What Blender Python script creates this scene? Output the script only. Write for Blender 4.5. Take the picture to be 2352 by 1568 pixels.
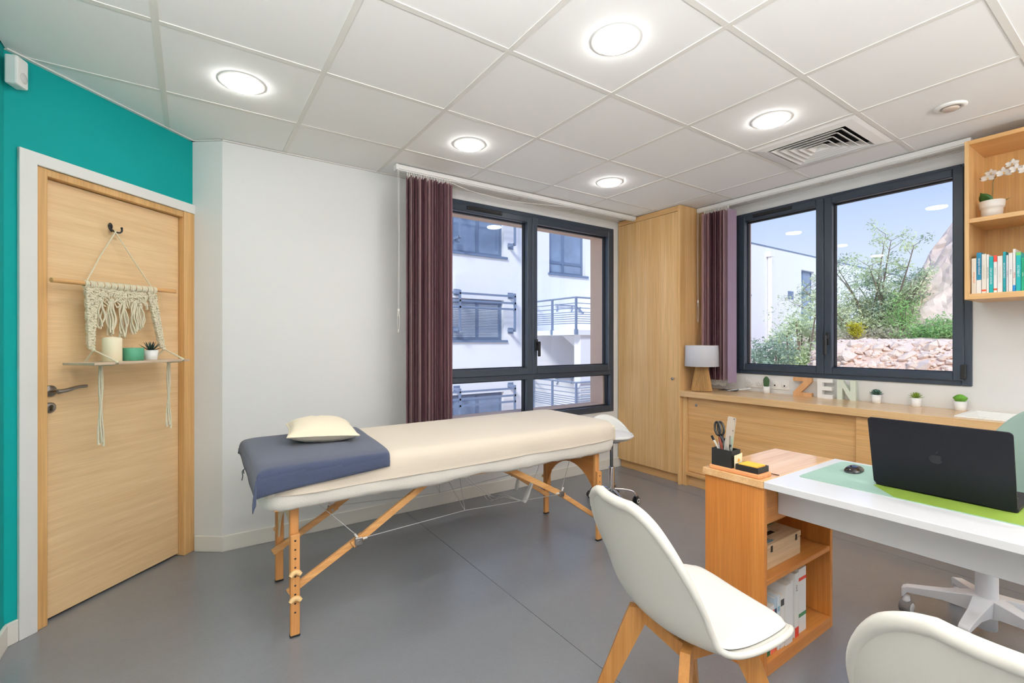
import bpy, bmesh, math, random
from mathutils import Vector, Matrix, noise as mnoise
random.seed(7)
for o_ in list(bpy.data.objects): bpy.data.objects.remove(o_)
SC = bpy.context.scene
COL = SC.collection
# ------------------------------------------------------------------ camera
cam_d = bpy.data.cameras.new('camera'); cam = bpy.data.objects.new('camera', cam_d); COL.objects.link(cam)
cam_d.sensor_fit = 'HORIZONTAL'; cam_d.sensor_width = 36.0; cam_d.lens = 36.0*1075.0/2352.0
cam_d.clip_start = 0.02; cam_d.clip_end = 300
cam.location = (0, 0, 1.255); cam.rotation_euler = (math.radians(90), 0, -0.5998)
SC.camera = cam
# ------------------------------------------------------------------ world (clear daylight sky: haze at the horizon, blue above)
W = bpy.data.worlds.new('sky'); SC.world = W; W.use_nodes = True
nt = W.node_tree; nt.nodes.clear()
tc = nt.nodes.new('ShaderNodeTexCoord'); sx = nt.nodes.new('ShaderNodeSeparateXYZ')
rmp = nt.nodes.new('ShaderNodeValToRGB'); bg = nt.nodes.new('ShaderNodeBackground'); wo = nt.nodes.new('ShaderNodeOutputWorld')
nt.links.new(tc.outputs['Generated'], sx.inputs[0]); nt.links.new(sx.outputs['Z'], rmp.inputs[0])
cr = rmp.color_ramp
cr.elements[0].position = 0.0; cr.elements[0].color = (0.88, 0.92, 1.0, 1)
cr.elements[1].position = 1.0; cr.elements[1].color = (0.28, 0.47, 1.0, 1)
e_ = cr.elements.new(0.15); e_.color = (0.74, 0.82, 1.0, 1)
e_ = cr.elements.new(0.34); e_.color = (0.38, 0.54, 0.98, 1)
nt.links.new(rmp.outputs[0], bg.inputs[0]); bg.inputs[1].default_value = 0.92
nt.links.new(bg.outputs[0], wo.inputs[0])
# ------------------------------------------------------------------ sun (behind the camera, never enters the windows)
sun_d = bpy.data.lights.new('sun', 'SUN'); sun_d.energy = 2.75; sun_d.angle = math.radians(14); sun_d.color = (1.0, 0.96, 0.90)
sun = bpy.data.objects.new('sun', sun_d); COL.objects.link(sun)
sun.rotation_euler = Vector((0.62, 0.48, -0.62)).to_track_quat('-Z', 'Y').to_euler(); sun.location = (-5, -5, 12)
# ------------------------------------------------------------------ exposure
vs = SC.view_settings
vs.view_transform = 'Standard'; vs.look = 'None'; vs.exposure = 0.30; vs.gamma = 1.0; vs.use_curve_mapping = False
SC.cycles.max_bounces = 8; SC.cycles.diffuse_bounces = 5; SC.cycles.glossy_bounces = 3; SC.cycles.transparent_max_bounces = 16
SC.cycles.sample_clamp_indirect = 6.0; SC.cycles.use_adaptive_sampling = True; SC.cycles.adaptive_threshold = 0.05
LAMP_STRENGTH = 52.0
LAMP_COLOR = (1.0, 0.985, 0.965)

# ================================================================== helpers
def s2l(c):
    c = c/255.0
    return c/12.92 if c <= 0.04045 else ((c+0.055)/1.055)**2.4
def rgb(r, g, b): return (s2l(r), s2l(g), s2l(b), 1.0)
MATS = {}
def mat(name, col, rough=0.5, metal=0.0, spec=0.5, noise=None, bump=None, trans=0.0, sheen=0.0, emit=None, coat=0.0, sub=0.0, coord='Object'):
    """principled material; noise=(scale, amount, stretch) gives fine colour variation, bump=(scale, strength)"""
    if name in MATS: return MATS[name]
    m = bpy.data.materials.new(name); m.use_nodes = True
    n = m.node_tree.nodes; l = m.node_tree.links; p = n['Principled BSDF']
    p.inputs['Base Color'].default_value = col; p.inputs['Roughness'].default_value = rough
    p.inputs['Metallic'].default_value = metal; p.inputs['Specular IOR Level'].default_value = spec
    if trans: p.inputs['Transmission Weight'].default_value = trans
    if sheen: p.inputs['Sheen Weight'].default_value = sheen
    if coat: p.inputs['Coat Weight'].default_value = coat
    if emit: p.inputs['Emission Color'].default_value = emit[0]; p.inputs['Emission Strength'].default_value = emit[1]
    t = None
    if noise or bump:
        t = n.new('ShaderNodeTexCoord')
    if noise:
        sc, amt, st = noise
        mp = n.new('ShaderNodeMapping'); mp.inputs['Scale'].default_value = st
        nz = n.new('ShaderNodeTexNoise'); nz.inputs['Scale'].default_value = sc; nz.inputs['Detail'].default_value = 5
        mx = n.new('ShaderNodeMix'); mx.data_type = 'RGBA'
        lo = tuple(max(0, c*(1-amt)) for c in col[:3])+(1,); hi = tuple(min(1, c*(1+amt)) for c in col[:3])+(1,)
        mx.inputs[6].default_value = lo; mx.inputs[7].default_value = hi
        l.new(t.outputs[coord], mp.inputs[0]); l.new(mp.outputs[0], nz.inputs[0]); l.new(nz.outputs[0], mx.inputs[0]); l.new(mx.outputs[2], p.inputs['Base Color'])
    if bump:
        nb = n.new('ShaderNodeTexNoise'); nb.inputs['Scale'].default_value = bump[0]; nb.inputs['Detail'].default_value = 4
        bp = n.new('ShaderNodeBump'); bp.inputs['Strength'].default_value = bump[1]; bp.inputs['Distance'].default_value = 0.004
        l.new(t.outputs[coord], nb.inputs[0]); l.new(nb.outputs[0], bp.inputs['Height']); l.new(bp.outputs[0], p.inputs['Normal'])
    MATS[name] = m; return m
def wood(name, c1, c2, grain='z', scale=1.0, rough=0.42, fine=1.0):
    """long-grain veneer: stretched noise for bands plus a fine streak layer; grain = axis the fibres run along"""
    if name in MATS: return MATS[name]
    m = bpy.data.materials.new(name); m.use_nodes = True
    n = m.node_tree.nodes; l = m.node_tree.links; p = n['Principled BSDF']
    t = n.new('ShaderNodeTexCoord')
    def layer(across, along, det, dist):
        mp = n.new('ShaderNodeMapping'); sc = [across*scale]*3; sc['xyz'.index(grain)] = along*scale
        mp.inputs['Scale'].default_value = sc
        nz = n.new('ShaderNodeTexNoise'); nz.inputs['Scale'].default_value = 1.0; nz.inputs['Detail'].default_value = det; nz.inputs['Distortion'].default_value = dist
        l.new(t.outputs['Object'], mp.inputs[0]); l.new(mp.outputs[0], nz.inputs[0]); return nz
    a = layer(16, 0.7, 3, 0.6); b = layer(150, 3.2, 4, 0.0)
    ra = n.new('ShaderNodeValToRGB'); ra.color_ramp.elements[0].position = 0.32; ra.color_ramp.elements[1].position = 0.68
    ra.color_ramp.elements[0].color = c1; ra.color_ramp.elements[1].color = c2
    l.new(a.outputs[0], ra.inputs[0])
    rb = n.new('ShaderNodeMapRange'); rb.inputs[1].default_value = 0.3; rb.inputs[2].default_value = 0.7; rb.inputs[3].default_value = 1.0-0.15*fine; rb.inputs[4].default_value = 1.0+0.07*fine
    l.new(b.outputs[0], rb.inputs[0])
    vm = n.new('ShaderNodeVectorMath'); vm.operation = 'SCALE'
    l.new(ra.outputs[0], vm.inputs[0]); l.new(rb.outputs[0], vm.inputs['Scale']); l.new(vm.outputs[0], p.inputs['Base Color'])
    p.inputs['Roughness'].default_value = rough; p.inputs['Specular IOR Level'].default_value = 0.4
    bp = n.new('ShaderNodeBump'); bp.inputs['Strength'].default_value = 0.12; bp.inputs['Distance'].default_value = 0.001
    l.new(b.outputs[0], bp.inputs['Height']); l.new(bp.outputs[0], p.inputs['Normal'])
    MATS[name] = m; return m
def glass(name, tint=(0.93, 0.96, 0.98), ior=1.45, gain=1.0):
    """thin window pane: see-through with a Fresnel reflection"""
    m = bpy.data.materials.new(name); m.use_nodes = True
    n = m.node_tree.nodes; l = m.node_tree.links; n.remove(n['Principled BSDF'])
    tr = n.new('ShaderNodeBsdfTransparent'); tr.inputs[0].default_value = (*tint, 1)
    gl = n.new('ShaderNodeBsdfGlossy'); gl.inputs['Roughness'].default_value = 0.0; gl.inputs[0].default_value = (0.9*gain, 0.95*gain, 1.0*gain, 1)
    lw = n.new('ShaderNodeLayerWeight'); lw.inputs[0].default_value = 0.5
    pw = n.new('ShaderNodeMath'); pw.operation = 'POWER'; pw.inputs[1].default_value = 5.0
    fr = n.new('ShaderNodeMath'); fr.operation = 'MULTIPLY_ADD'; fr.inputs[1].default_value = 0.7; fr.inputs[2].default_value = 0.022
    l.new(lw.outputs['Facing'], pw.inputs[0]); l.new(pw.outputs[0], fr.inputs[0])
    mx = n.new('ShaderNodeMixShader')
    l.new(fr.outputs[0], mx.inputs[0]); l.new(tr.outputs[0], mx.inputs[1]); l.new(gl.outputs[0], mx.inputs[2]); l.new(mx.outputs[0], n['Material Output'].inputs[0])
    MATS[name] = m; return m

class G:
    """collects geometry for ONE mesh object"""
    def __init__(s): s.v = []; s.f = []; s.sm = []; s.mi = []; s.cur = 0
    def add(s, vs, fs, smooth=False):
        b = len(s.v); s.v += [tuple(x) for x in vs]
        for f in fs: s.f.append(tuple(i+b for i in f)); s.sm.append(smooth); s.mi.append(s.cur)
        return s
    def bm(s, bm, M=None, smooth=False):
        bm.verts.index_update()
        vs = [(M @ v.co) if M else v.co.copy() for v in bm.verts]
        s.add(vs, [[v.index for v in f.verts] for f in bm.faces], smooth); bm.free(); return s
    def box(s, a, b, bev=0.0, seg=1, M=None, smooth=False):
        a, b = [min(x, y) for x, y in zip(a, b)], [max(x, y) for x, y in zip(a, b)]
        if bev <= 0:
            vs = [Vector((x, y, z)) for x in (a[0], b[0]) for y in (a[1], b[1]) for z in (a[2], b[2])]
            if M: vs = [M @ v for v in vs]
            return s.add(vs, [(0,1,3,2),(4,6,7,5),(0,4,5,1),(2,3,7,6),(0,2,6,4),(1,5,7,3)], smooth)
        bm = bmesh.new(); bmesh.ops.create_cube(bm, size=1)
        for v in bm.verts: v.co = Vector([(a[i]+b[i])/2 + v.co[i]*(b[i]-a[i]) for i in range(3)])
        bmesh.ops.bevel(bm, geom=list(bm.edges), offset=min(bev, 0.49*min(b[i]-a[i] for i in range(3))), segments=seg, profile=0.5, affect='EDGES')
        return s.bm(bm, M, smooth)
    def cyl(s, p0, p1, r0, r1=None, n=16, cap=True, smooth=True):
        p0, p1 = Vector(p0), Vector(p1); r1 = r0 if r1 is None else r1
        d = (p1-p0).normalized(); q = d.to_track_quat('Z', 'Y'); vs = []
        for p, r in ((p0, r0), (p1, r1)):
            for i in range(n):
                a = 2*math.pi*i/n; vs.append(p + q @ Vector((r*math.cos(a), r*math.sin(a), 0)))
        s.add(vs, [(i, (i+1) % n, n+(i+1) % n, n+i) for i in range(n)], smooth)
        if cap: s.add(vs, [tuple(range(n))[::-1], tuple(range(n, 2*n))], False)
        return s
    def tube(s, pts, r, n=8, cap=True, closed=False):
        pts = [Vector(p) for p in pts]; m = len(pts); rs = r if isinstance(r, (list, tuple)) else [r]*m; vs = []; up = None
        for k in range(m):
            a = pts[(k-1) % m if closed else max(k-1, 0)]; b = pts[(k+1) % m if closed else min(k+1, m-1)]
            d = (b-a); d = d.normalized() if d.length > 1e-9 else Vector((0,0,1))
            if up is None:
                up = Vector((0,0,1)) if abs(d.z) < 0.9 else Vector((1,0,0))
            x = up.cross(d); x = x.normalized() if x.length > 1e-6 else d.orthogonal().normalized()
            y = d.cross(x).normalized(); up = y
            for i in range(n):
                t = 2*math.pi*i/n; vs.append(pts[k] + (x*math.cos(t)+y*math.sin(t))*rs[k])
        fs = []
        for k in range(m if closed else m-1):
            k2 = (k+1) % m
            for i in range(n): fs.append((k*n+i, k*n+(i+1) % n, k2*n+(i+1) % n, k2*n+i))
        s.add(vs, fs, True)
        if cap and not closed: s.add(vs, [tuple(range(n))[::-1], tuple(range((m-1)*n, m*n))], False)
        return s
    def lathe(s, prof, c=(0,0,0), n=24, smooth=True, M=None, cap0=True, cap1=True, ang=2*math.pi):
        c = Vector(c); vs = []
        for r, z in prof:
            for i in range(n):
                a = ang*i/n; p = Vector((r*math.cos(a), r*math.sin(a), z)); vs.append((M @ p if M else p)+c)
        m = len(prof); fs = []
        for k in range(m-1):
            for i in range(n): fs.append((k*n+i, k*n+(i+1) % n, (k+1)*n+(i+1) % n, (k+1)*n+i))
        s.add(vs, fs, smooth)
        if cap0 and prof[0][0] > 1e-6: s.add(vs[:n], [tuple(range(n))[::-1]], False)
        if cap1 and prof[-1][0] > 1e-6: s.add(vs[-n:], [tuple(range(n))], False)
        return s
    def prism(s, poly, h0, h1, plane='xy', M=None, smooth=False, bev=0.0):
        """poly: 2d points (ccw); extruded between h0 and h1 along the axis normal to plane"""
        def P3(p, h):
            if plane == 'xy': return Vector((p[0], p[1], h))
            if plane == 'xz': return Vector((p[0], h, p[1]))
            return Vector((h, p[0], p[1]))
        bm = bmesh.new(); lo = [bm.verts.new(P3(p, h0)) for p in poly]; hi = [bm.verts.new(P3(p, h1)) for p in poly]; k = len(poly)
        bm.faces.new(lo[::-1]); bm.faces.new(hi)
        for i in range(k): bm.faces.new((lo[i], lo[(i+1) % k], hi[(i+1) % k], hi[i]))
        bmesh.ops.recalc_face_normals(bm, faces=list(bm.faces))
        if bev: bmesh.ops.bevel(bm, geom=list(bm.edges), offset=bev, segments=2, profile=0.5, affect='EDGES')
        bmesh.ops.triangulate(bm, faces=[f for f in bm.faces if len(f.verts) > 4])
        return s.bm(bm, M, smooth)
    def grid(s, fn, nu, nv, smooth=True, closeu=False):
        vs = [fn(i/(nu if closeu else nu-1), j/(nv-1)) for j in range(nv) for i in range(nu)]
        fs = []
        for j in range(nv-1):
            for i in range(nu if closeu else nu-1):
                fs.append((j*nu+i, j*nu+(i+1) % nu, (j+1)*nu+(i+1) % nu, (j+1)*nu+i))
        return s.add(vs, fs, smooth)
    def ball(s, c, r, n=12, sc=(1,1,1), M=None, noisy=0.0, seed=0):
        bm = bmesh.new(); bmesh.ops.create_uvsphere(bm, u_segments=n, v_segments=max(4, n*2//3), radius=1)
        for v in bm.verts:
            d = v.co.normalized(); k = 1+noisy*mnoise.noise(d*1.7+Vector((seed*3.1, seed*1.7, 0)))
            p = Vector((d.x*r*sc[0]*k, d.y*r*sc[1]*k, d.z*r*sc[2]*k))
            v.co = (M @ p if M else p)+Vector(c)
        return s.bm(bm, None, True)
    def xf(s, M):
        s.v = [tuple(M @ Vector(v)) for v in s.v]; return s
    def mesh(s, name, mats, shift=None):
        me = bpy.data.meshes.new(name)
        vs = s.v if shift is None else [(x-shift.x, y-shift.y, z-shift.z) for x, y, z in s.v]
        me.from_pydata(vs, [], s.f)
        me.polygons.foreach_set('use_smooth', s.sm); me.polygons.foreach_set('material_index', s.mi)
        for m in (mats if isinstance(mats, (list, tuple)) else [mats]): me.materials.append(m)
        me.update(); return me
SHIFT = {}
def props(o, label=None, cat=None, group=None, kind=None):
    if label: o['label'] = label
    if cat: o['category'] = cat
    if group: o['group'] = group
    if kind: o['kind'] = kind
    return o
def thing(name, label, cat, loc=(0,0,0), rz=0.0, group=None, local=False, kind=None):
    o = bpy.data.objects.new(name, None); COL.objects.link(o); o.empty_display_size = 0.05
    o.location = loc; o.rotation_euler = (0, 0, rz)
    SHIFT[o.name] = Vector((0,0,0)) if local else Vector(loc)
    return props(o, label, cat, group, kind)
def part(name, g, m, parent, label=None, kind=None):
    sh = SHIFT[parent.name]
    o = bpy.data.objects.new(name, g.mesh(name, m, sh)); COL.objects.link(o); o.parent = parent
    SHIFT[o.name] = sh
    if label: o['label'] = label
    if kind: o['kind'] = kind
    return o
def solo(name, g, m, label, cat, group=None, kind=None):
    """a thing that is one mesh; its origin sits at the centre of its base"""
    xs = [v[0] for v in g.v]; ys = [v[1] for v in g.v]; zs = [v[2] for v in g.v]
    c = Vector(((min(xs)+max(xs))/2, (min(ys)+max(ys))/2, min(zs)))
    o = bpy.data.objects.new(name, g.mesh(name, m, c)); COL.objects.link(o); o.location = c; SHIFT[o.name] = c
    return props(o, label, cat, group, kind)
def struct(name, g, m, label=None, cat=None):
    o = solo(name, g, m, label, cat, None, 'structure'); return o
def share(name, src, parent, loc=(0,0,0), rot=(0,0,0), scale=(1,1,1)):
    """another part that shares src's mesh"""
    o = bpy.data.objects.new(name, src if isinstance(src, bpy.types.Mesh) else src.data); COL.objects.link(o); o.parent = parent
    o.location = loc; o.rotation_euler = rot; o.scale = scale; return o
def copy_tree(o, parent=None):
    c = o.copy(); COL.objects.link(c); c.parent = parent
    for ch in [x for x in o.children]: copy_tree(ch, c)
    return c
def text_geo(txt, size, M, depth=0.0004, align='CENTER'):
    """flat lettering as geometry, transformed by M"""
    cu = bpy.data.curves.new('t', 'FONT'); cu.body = txt; cu.size = size; cu.align_x = align; cu.align_y = 'CENTER'; cu.extrude = depth; cu.resolution_u = 2
    ob = bpy.data.objects.new('t', cu); COL.objects.link(ob)
    dg = bpy.context.evaluated_depsgraph_get(); me = bpy.data.meshes.new_from_object(ob.evaluated_get(dg))
    g = G(); g.add([M @ v.co for v in me.vertices], [tuple(p.vertices) for p in me.polygons])
    bpy.data.objects.remove(ob); bpy.data.curves.remove(cu); bpy.data.meshes.remove(me); return g
def lerp(a, b, t): return a+(b-a)*t
def spline(pts, k):
    """catmull-rom through pts, k samples per span"""
    pts = [Vector(p) for p in pts]; out = []
    for i in range(len(pts)-1):
        p0 = pts[max(i-1, 0)]; p1 = pts[i]; p2 = pts[i+1]; p3 = pts[min(i+2, len(pts)-1)]
        for j in range(k):
            t = j/k
            out.append(0.5*((2*p1)+(p2-p0)*t+(2*p0-5*p1+4*p2-p3)*t*t+(3*p1-p0-3*p2+p3)*t**3))
    out.append(pts[-1]); return out
# ================================================================== materials
M_wall = mat('painted white wall', rgb(229, 229, 227), 0.85, spec=0.2, bump=(220, 0.06))
M_teal = mat('teal painted wall', rgb(0, 156, 152), 0.7, spec=0.25, bump=(220, 0.05))
M_white = mat('white lacquer trim', rgb(232, 231, 227), 0.45, spec=0.4)
M_base = mat('cream white skirting', rgb(232, 229, 220), 0.45)
M_tile = mat('mineral ceiling tile', rgb(242, 242, 240), 0.9, spec=0.15, noise=(300, 0.02, (1,1,1)), bump=(500, 0.05))
M_grid = mat('painted ceiling grid', rgb(228, 226, 220), 0.5)
M_dark = mat('anthracite aluminium', rgb(50, 60, 74), 0.36, spec=0.5)
M_black = mat('black plastic', rgb(20, 20, 22), 0.4)
M_gasket = mat('black rubber gasket', rgb(16, 17, 22), 0.6)
M_stucco = mat('pink beige stucco', rgb(214, 184, 166), 0.95, spec=0.1, noise=(90, 0.10, (1,1,1)), bump=(160, 0.6))
M_extw = mat('white exterior render', rgb(238, 238, 240), 0.95, spec=0.1, noise=(6, 0.025, (1,1,1)), bump=(60, 0.2))
M_glass = glass('window glass')
M_chrome = mat('chrome', rgb(205, 205, 208), 0.12, metal=1.0)
M_steel = mat('brushed steel', rgb(170, 166, 160), 0.32, metal=1.0)
M_oak_v = wood('oak veneer upright', rgb(214, 168, 108), rgb(228, 188, 134), 'z', 1.0, 0.34)
M_oak_h = wood('oak veneer lengthwise', rgb(212, 162, 102), rgb(226, 182, 126), 'y', 1.0, 0.30)
M_worktop = wood('satin oak worktop', rgb(212, 168, 114), rgb(226, 188, 138), 'y', 1.0, 0.2, 0.8)
M_worktop.node_tree.nodes['Principled BSDF'].inputs['Specular IOR Level'].default_value = 0.8
M_oak_x = wood('oak veneer crosswise', rgb(206, 160, 104), rgb(226, 186, 134), 'x', 1.0, 0.4)
M_oak_dark = wood('darker oak back panel', rgb(190, 145, 85), rgb(208, 166, 106), 'z', 1.0, 0.45)  # darker oak tone for the cabinet and shelf backs
M_door = wood('pale oak door veneer', rgb(226, 190, 142), rgb(236, 204, 158), 'x', 2.0, 0.45, 0.7)
M_jamb = wood('varnished door frame', rgb(205, 158, 98), rgb(222, 178, 120), 'z', 1.0, 0.4)
# floor: grey vinyl with soft mottling, satin sheen
def floor_mat():
    m = bpy.data.materials.new('grey vinyl sheet'); m.use_nodes = True; n = m.node_tree.nodes; l = m.node_tree.links; p = n['Principled BSDF']
    t = n.new('ShaderNodeTexCoord'); n1 = n.new('ShaderNodeTexNoise'); n1.inputs['Scale'].default_value = 3.0; n1.inputs['Detail'].default_value = 8; n1.inputs['Roughness'].default_value = 0.68
    mp = n.new('ShaderNodeMapping'); mp.inputs['Scale'].default_value = (1, 3.0, 1); mp.inputs['Rotation'].default_value = (0, 0, 0.6)
    n2 = n.new('ShaderNodeTexNoise'); n2.inputs['Scale'].default_value = 60; n2.inputs['Detail'].default_value = 4; n2.inputs['Distortion'].default_value = 1.2
    ad = n.new('ShaderNodeMath'); ad.operation = 'ADD'
    r = n.new('ShaderNodeValToRGB'); r.color_ramp.elements[0].position = 0.75; r.color_ramp.elements[1].position = 1.25
    r.color_ramp.elements[0].color = rgb(109, 112, 116); r.color_ramp.elements[1].color = rgb(132, 135, 140)
    r.color_ramp.elements[1].position = 1.0; r.color_ramp.elements[0].position = 0.0
    hm = n.new('ShaderNodeMath'); hm.operation = 'MULTIPLY'; hm.inputs[1].default_value = 0.5
    l.new(t.outputs['Object'], n1.inputs[0]); l.new(t.outputs['Object'], mp.inputs[0]); l.new(mp.outputs[0], n2.inputs[0])
    l.new(n1.outputs[0], ad.inputs[0]); l.new(n2.outputs[0], ad.inputs[1]); l.new(ad.outputs[0], hm.inputs[0]); l.new(hm.outputs[0], r.inputs[0]); l.new(r.outputs[0], p.inputs['Base Color'])
    p.inputs['Roughness'].default_value = 0.27; p.inputs['Specular IOR Level'].default_value = 1.0
    bp = n.new('ShaderNodeBump'); bp.inputs['Strength'].default_value = 0.10; bp.inputs['Distance'].default_value = 0.002
    l.new(n2.outputs[0], bp.inputs['Height']); l.new(bp.outputs[0], p.inputs['Normal']); return m
M_floor = floor_mat()
M_seam = mat('dark floor seam', rgb(84, 83, 82), 0.6)

# ================================================================== room shell
XL, XR, YF, YB, H = -0.637, 4.005, -2.6, 3.29, 2.456
CX, CY = 0.003, 3.402            # corner between the teal door wall and the short white wall
R2 = math.sqrt(0.5)
# floor: two-metre vinyl sheets with welded seams
g = G(); g.box((XL-0.25, YF-0.2, -0.12), (XR+0.2, 3.75, -0.006))
fl = struct('floor', g, M_seam, 'grey vinyl floor under the whole room', 'floor')
for a, b in ((XL-0.2, 1.2985), (1.3015, 3.408), (3.411, XR+0.1)):
    g = G(); g.box((a, YF-0.1, -0.006), (b, 3.70, 0.0)); part('vinyl_sheet', g, M_floor, fl)
# ceiling: 600 mm tiles in an exposed grid
g = G(); g.box((XL-0.2, YF-0.2, H+0.03), (XR+0.2, 3.7, H+0.16))
ce = struct('ceiling', g, M_grid, 'white suspended ceiling of square mineral tiles', 'ceiling')
def clip(poly, a, b, c):           # keep a*x+b*y <= c
    out = []
    for i in range(len(poly)):
        p, q = poly[i], poly[(i+1) % len(poly)]; dp = a*p[0]+b*p[1]-c; dq = a*q[0]+b*q[1]-c
        if dp <= 0: out.append(p)
        if dp*dq < 0: t = dp/(dp-dq); out.append((p[0]+(q[0]-p[0])*t, p[1]+(q[1]-p[1])*t))
    return out
LIGHTS = [(0.193, 2.511), (1.400, 2.511), (2.606, 2.505), (1.398, 1.312), (2.600, 1.306), (0.193, 1.312), (0.193, 0.11), (1.398, 0.11), (2.600, 0.11)]
GX0, GY0 = -0.114, 2.808; random.seed(3)
for i in range(-1, 8):
    for j in range(-1, 10):
        x0 = GX0+0.6*i; y1 = GY0-0.6*j+0.6; x1 = x0+0.6; y0 = y1-0.6
        if i == 5 and j == 3: continue                      # the air diffuser takes this tile's place
        poly = [(x0+0.012, y0+0.012), (x1-0.012, y0+0.012), (x1-0.012, y1-0.012), (x0+0.012, y1-0.012)]
        for cl in ((-1, 0, -XL-0.004), (1, 0, XR-0.004), (0, -1, -YF-0.004), (-R2, R2, (CY-CX)*R2-0.006)):
            if poly: poly = clip(poly, *cl)
        ymax = YB-0.004 if x1 > 0.6 else 3.40
        if poly: poly = clip(poly, 0, 1, ymax)
        if len(poly) < 3: continue
        ar = 0.5*abs(sum(poly[k][0]*poly[(k+1) % len(poly)][1]-poly[(k+1) % len(poly)][0]*poly[k][1] for k in range(len(poly))))
        if ar < 0.002: continue
        g = G(); dz = 0.003+random.uniform(-0.0008, 0.0012); g.prism(poly, H+dz, H+dz+0.018)
        part('ceiling_tile', g, M_tile, ce)
for i in range(-1, 9):
    x = GX0+0.6*i
    if XL < x < XR:
        y1 = min(YB-0.003, x+CY-CX-0.014) if x < 0.0 else YB-0.003
        g = G(); g.box((x-0.012, YF+0.003, H), (x+0.012, y1, H+0.004)); part('grid_bar', g, M_grid, ce)
for j in range(-1, 10):
    y = GY0-0.6*j
    if YF < y < YB:
        for i in range(-1, 8):
            x0 = GX0+0.6*i+0.012; x1 = x0+0.576; x0 = max(x0, XL+0.003, y-(CY-CX)+0.012); x1 = min(x1, XR-0.003)
            if x1-x0 > 0.02:
                g = G(); g.box((x0, y-0.012, H+0.0004), (x1, y+0.012, H+0.004)); part('grid_bar', g, M_grid, ce)
# walls --------------------------------------------------------------
def wall_with_hole(axis, face, thick, a0, a1, z0, z1, h0, h1, hz0, hz1, rin):
    """wall slab normal to axis; inner skin with the full opening, outer leaf with the opening narrowed by rin (stucco reveal)"""
    gi, go = G(), G()
    def bx(gg, u0, u1, w0, w1, d0, d1):
        if axis == 'y': gg.box((u0, face+d0, w0), (u1, face+d1, w1))
        else: gg.box((face+d0, u0, w0), (face+d1, u1, w1))
    for gg, d0, d1, r in ((gi, 0, 0.075, 0.0), (go, 0.075, thick, rin)):
        bx(gg, a0, h0+r, z0, z1, d0, d1); bx(gg, h1-r, a1, z0, z1, d0, d1)
        bx(gg, h0+r, h1-r, z0, hz0+r, d0, d1); bx(gg, h0+r, h1-r, hz1-r, z1, d0, d1)
    return gi, go
gi, go = wall_with_hole('y', YB, 0.25, 0.15, XR+0.25, -0.1, 2.62, 1.42, 3.466, 0.569, 2.368, 0.062)
wb = struct('wall_back', gi, M_wall, 'white wall behind the massage table with the tall window', 'wall'); part('outer_leaf', go, M_stucco, wb)
gi, go = wall_with_hole('x', XR, 0.17, YF-0.2, YB-0.001, -0.1, 2.62, 0.791, 2.304, 0.981, 2.366, 0.03)
wr = struct('wall_right', gi, M_wall, 'white wall with the wide window above the counter', 'wall'); part('outer_leaf', go, M_stucco, wr)
g = G(); g.prism([(0.15, 3.29), (0.15, 3.54), (0.05, 3.60), (CX-0.02, CY+0.02), (CX, CY)], -0.1, 2.62)
struct('wall_corner', g, M_wall, 'narrow white wall beside the door', 'wall')
def dw(t, off, z): return (CX-R2*t+R2*off, CY-R2*t-R2*off, z)      # t along the door wall from its right corner, off into the room
M45 = Matrix.Translation((CX, CY, 0)) @ Matrix.Rotation(math.radians(45), 4, 'Z')   # local x = to the right, y = into the wall
g = G(); LW = (CX-XL)/R2
g.box((-LW-0.1, 0, 2.005), (0.012, 0.14, 2.62), M=M45); g.box((-LW-0.1, 0, -0.1), (-0.80, 0.14, 2.005), M=M45); g.box((-LW-0.1, 0.14, -0.1), (0.25, 0.2, 2.62), M=M45)  # last box: unseen backing added behind the door to block outside light
struct('wall_door', g, M_teal, 'teal painted wall above and beside the door', 'wall')
g = G(); g.box((XL-0.15, 2.05, -0.1), (XL, CY-(CX-XL)-0.002, 2.62)); struct('wall_left', g, M_teal, 'teal wall at the left edge', 'wall')
g = G(); g.box((XL-0.15, YF-0.2, -0.1), (XL, 2.05, 2.62)); struct('wall_left_rear', g, M_wall, 'white wall left of the camera', 'wall')
g = G(); gx0, gx1, gz0, gz1 = 0.2, 3.4, 0.15, 2.2  # opening cut into the unseen wall to let in extra daylight
g.box((XL, YF-0.15, -0.1), (gx0, YF, 2.62)); g.box((gx1, YF-0.15, -0.1), (XR, YF, 2.62)); g.box((gx0, YF-0.15, -0.1), (gx1, YF, gz0)); g.box((gx0, YF-0.15, gz1), (gx1, YF, 2.62))
struct('wall_front', g, M_wall, 'white wall behind the camera with an added glazed opening for fill daylight', 'wall')
# skirting boards
g = G(); g.box((0.148, YB-0.013, 0), (3.575, YB, 0.093), 0.002); struct('baseboard_back', g, M_base, 'cream skirting board under the window wall', 'baseboard')
d_ = Vector((0.003-0.15, 3.402-3.29)).normalized(); L_ = Vector((0.003-0.15, 3.402-3.29)).length
Mc = Matrix.Translation((0.15, 3.29, 0)) @ Matrix.Rotation(math.atan2(d_.y, d_.x), 4, 'Z')
g = G(); g.box((-0.009, 0, 0), (L_-0.02, 0.013, 0.093), 0.002, M=Mc); struct('baseboard_corner', g, M_base, 'short cream skirting board beside the door', 'baseboard')
g = G(); g.box((-LW+0.0, -0.013, 0), (-0.863, 0, 0.093), 0.002, M=M45); struct('baseboard_door', g, M_base, 'small piece of skirting left of the door casing', 'baseboard')
g = G(); g.box((XL, YF, 0), (XL+0.013, CY-(CX-XL)-0.008, 0.093), 0.002); struct('baseboard_left', g, M_base, 'skirting board at the foot of the left teal wall', 'baseboard')
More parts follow.
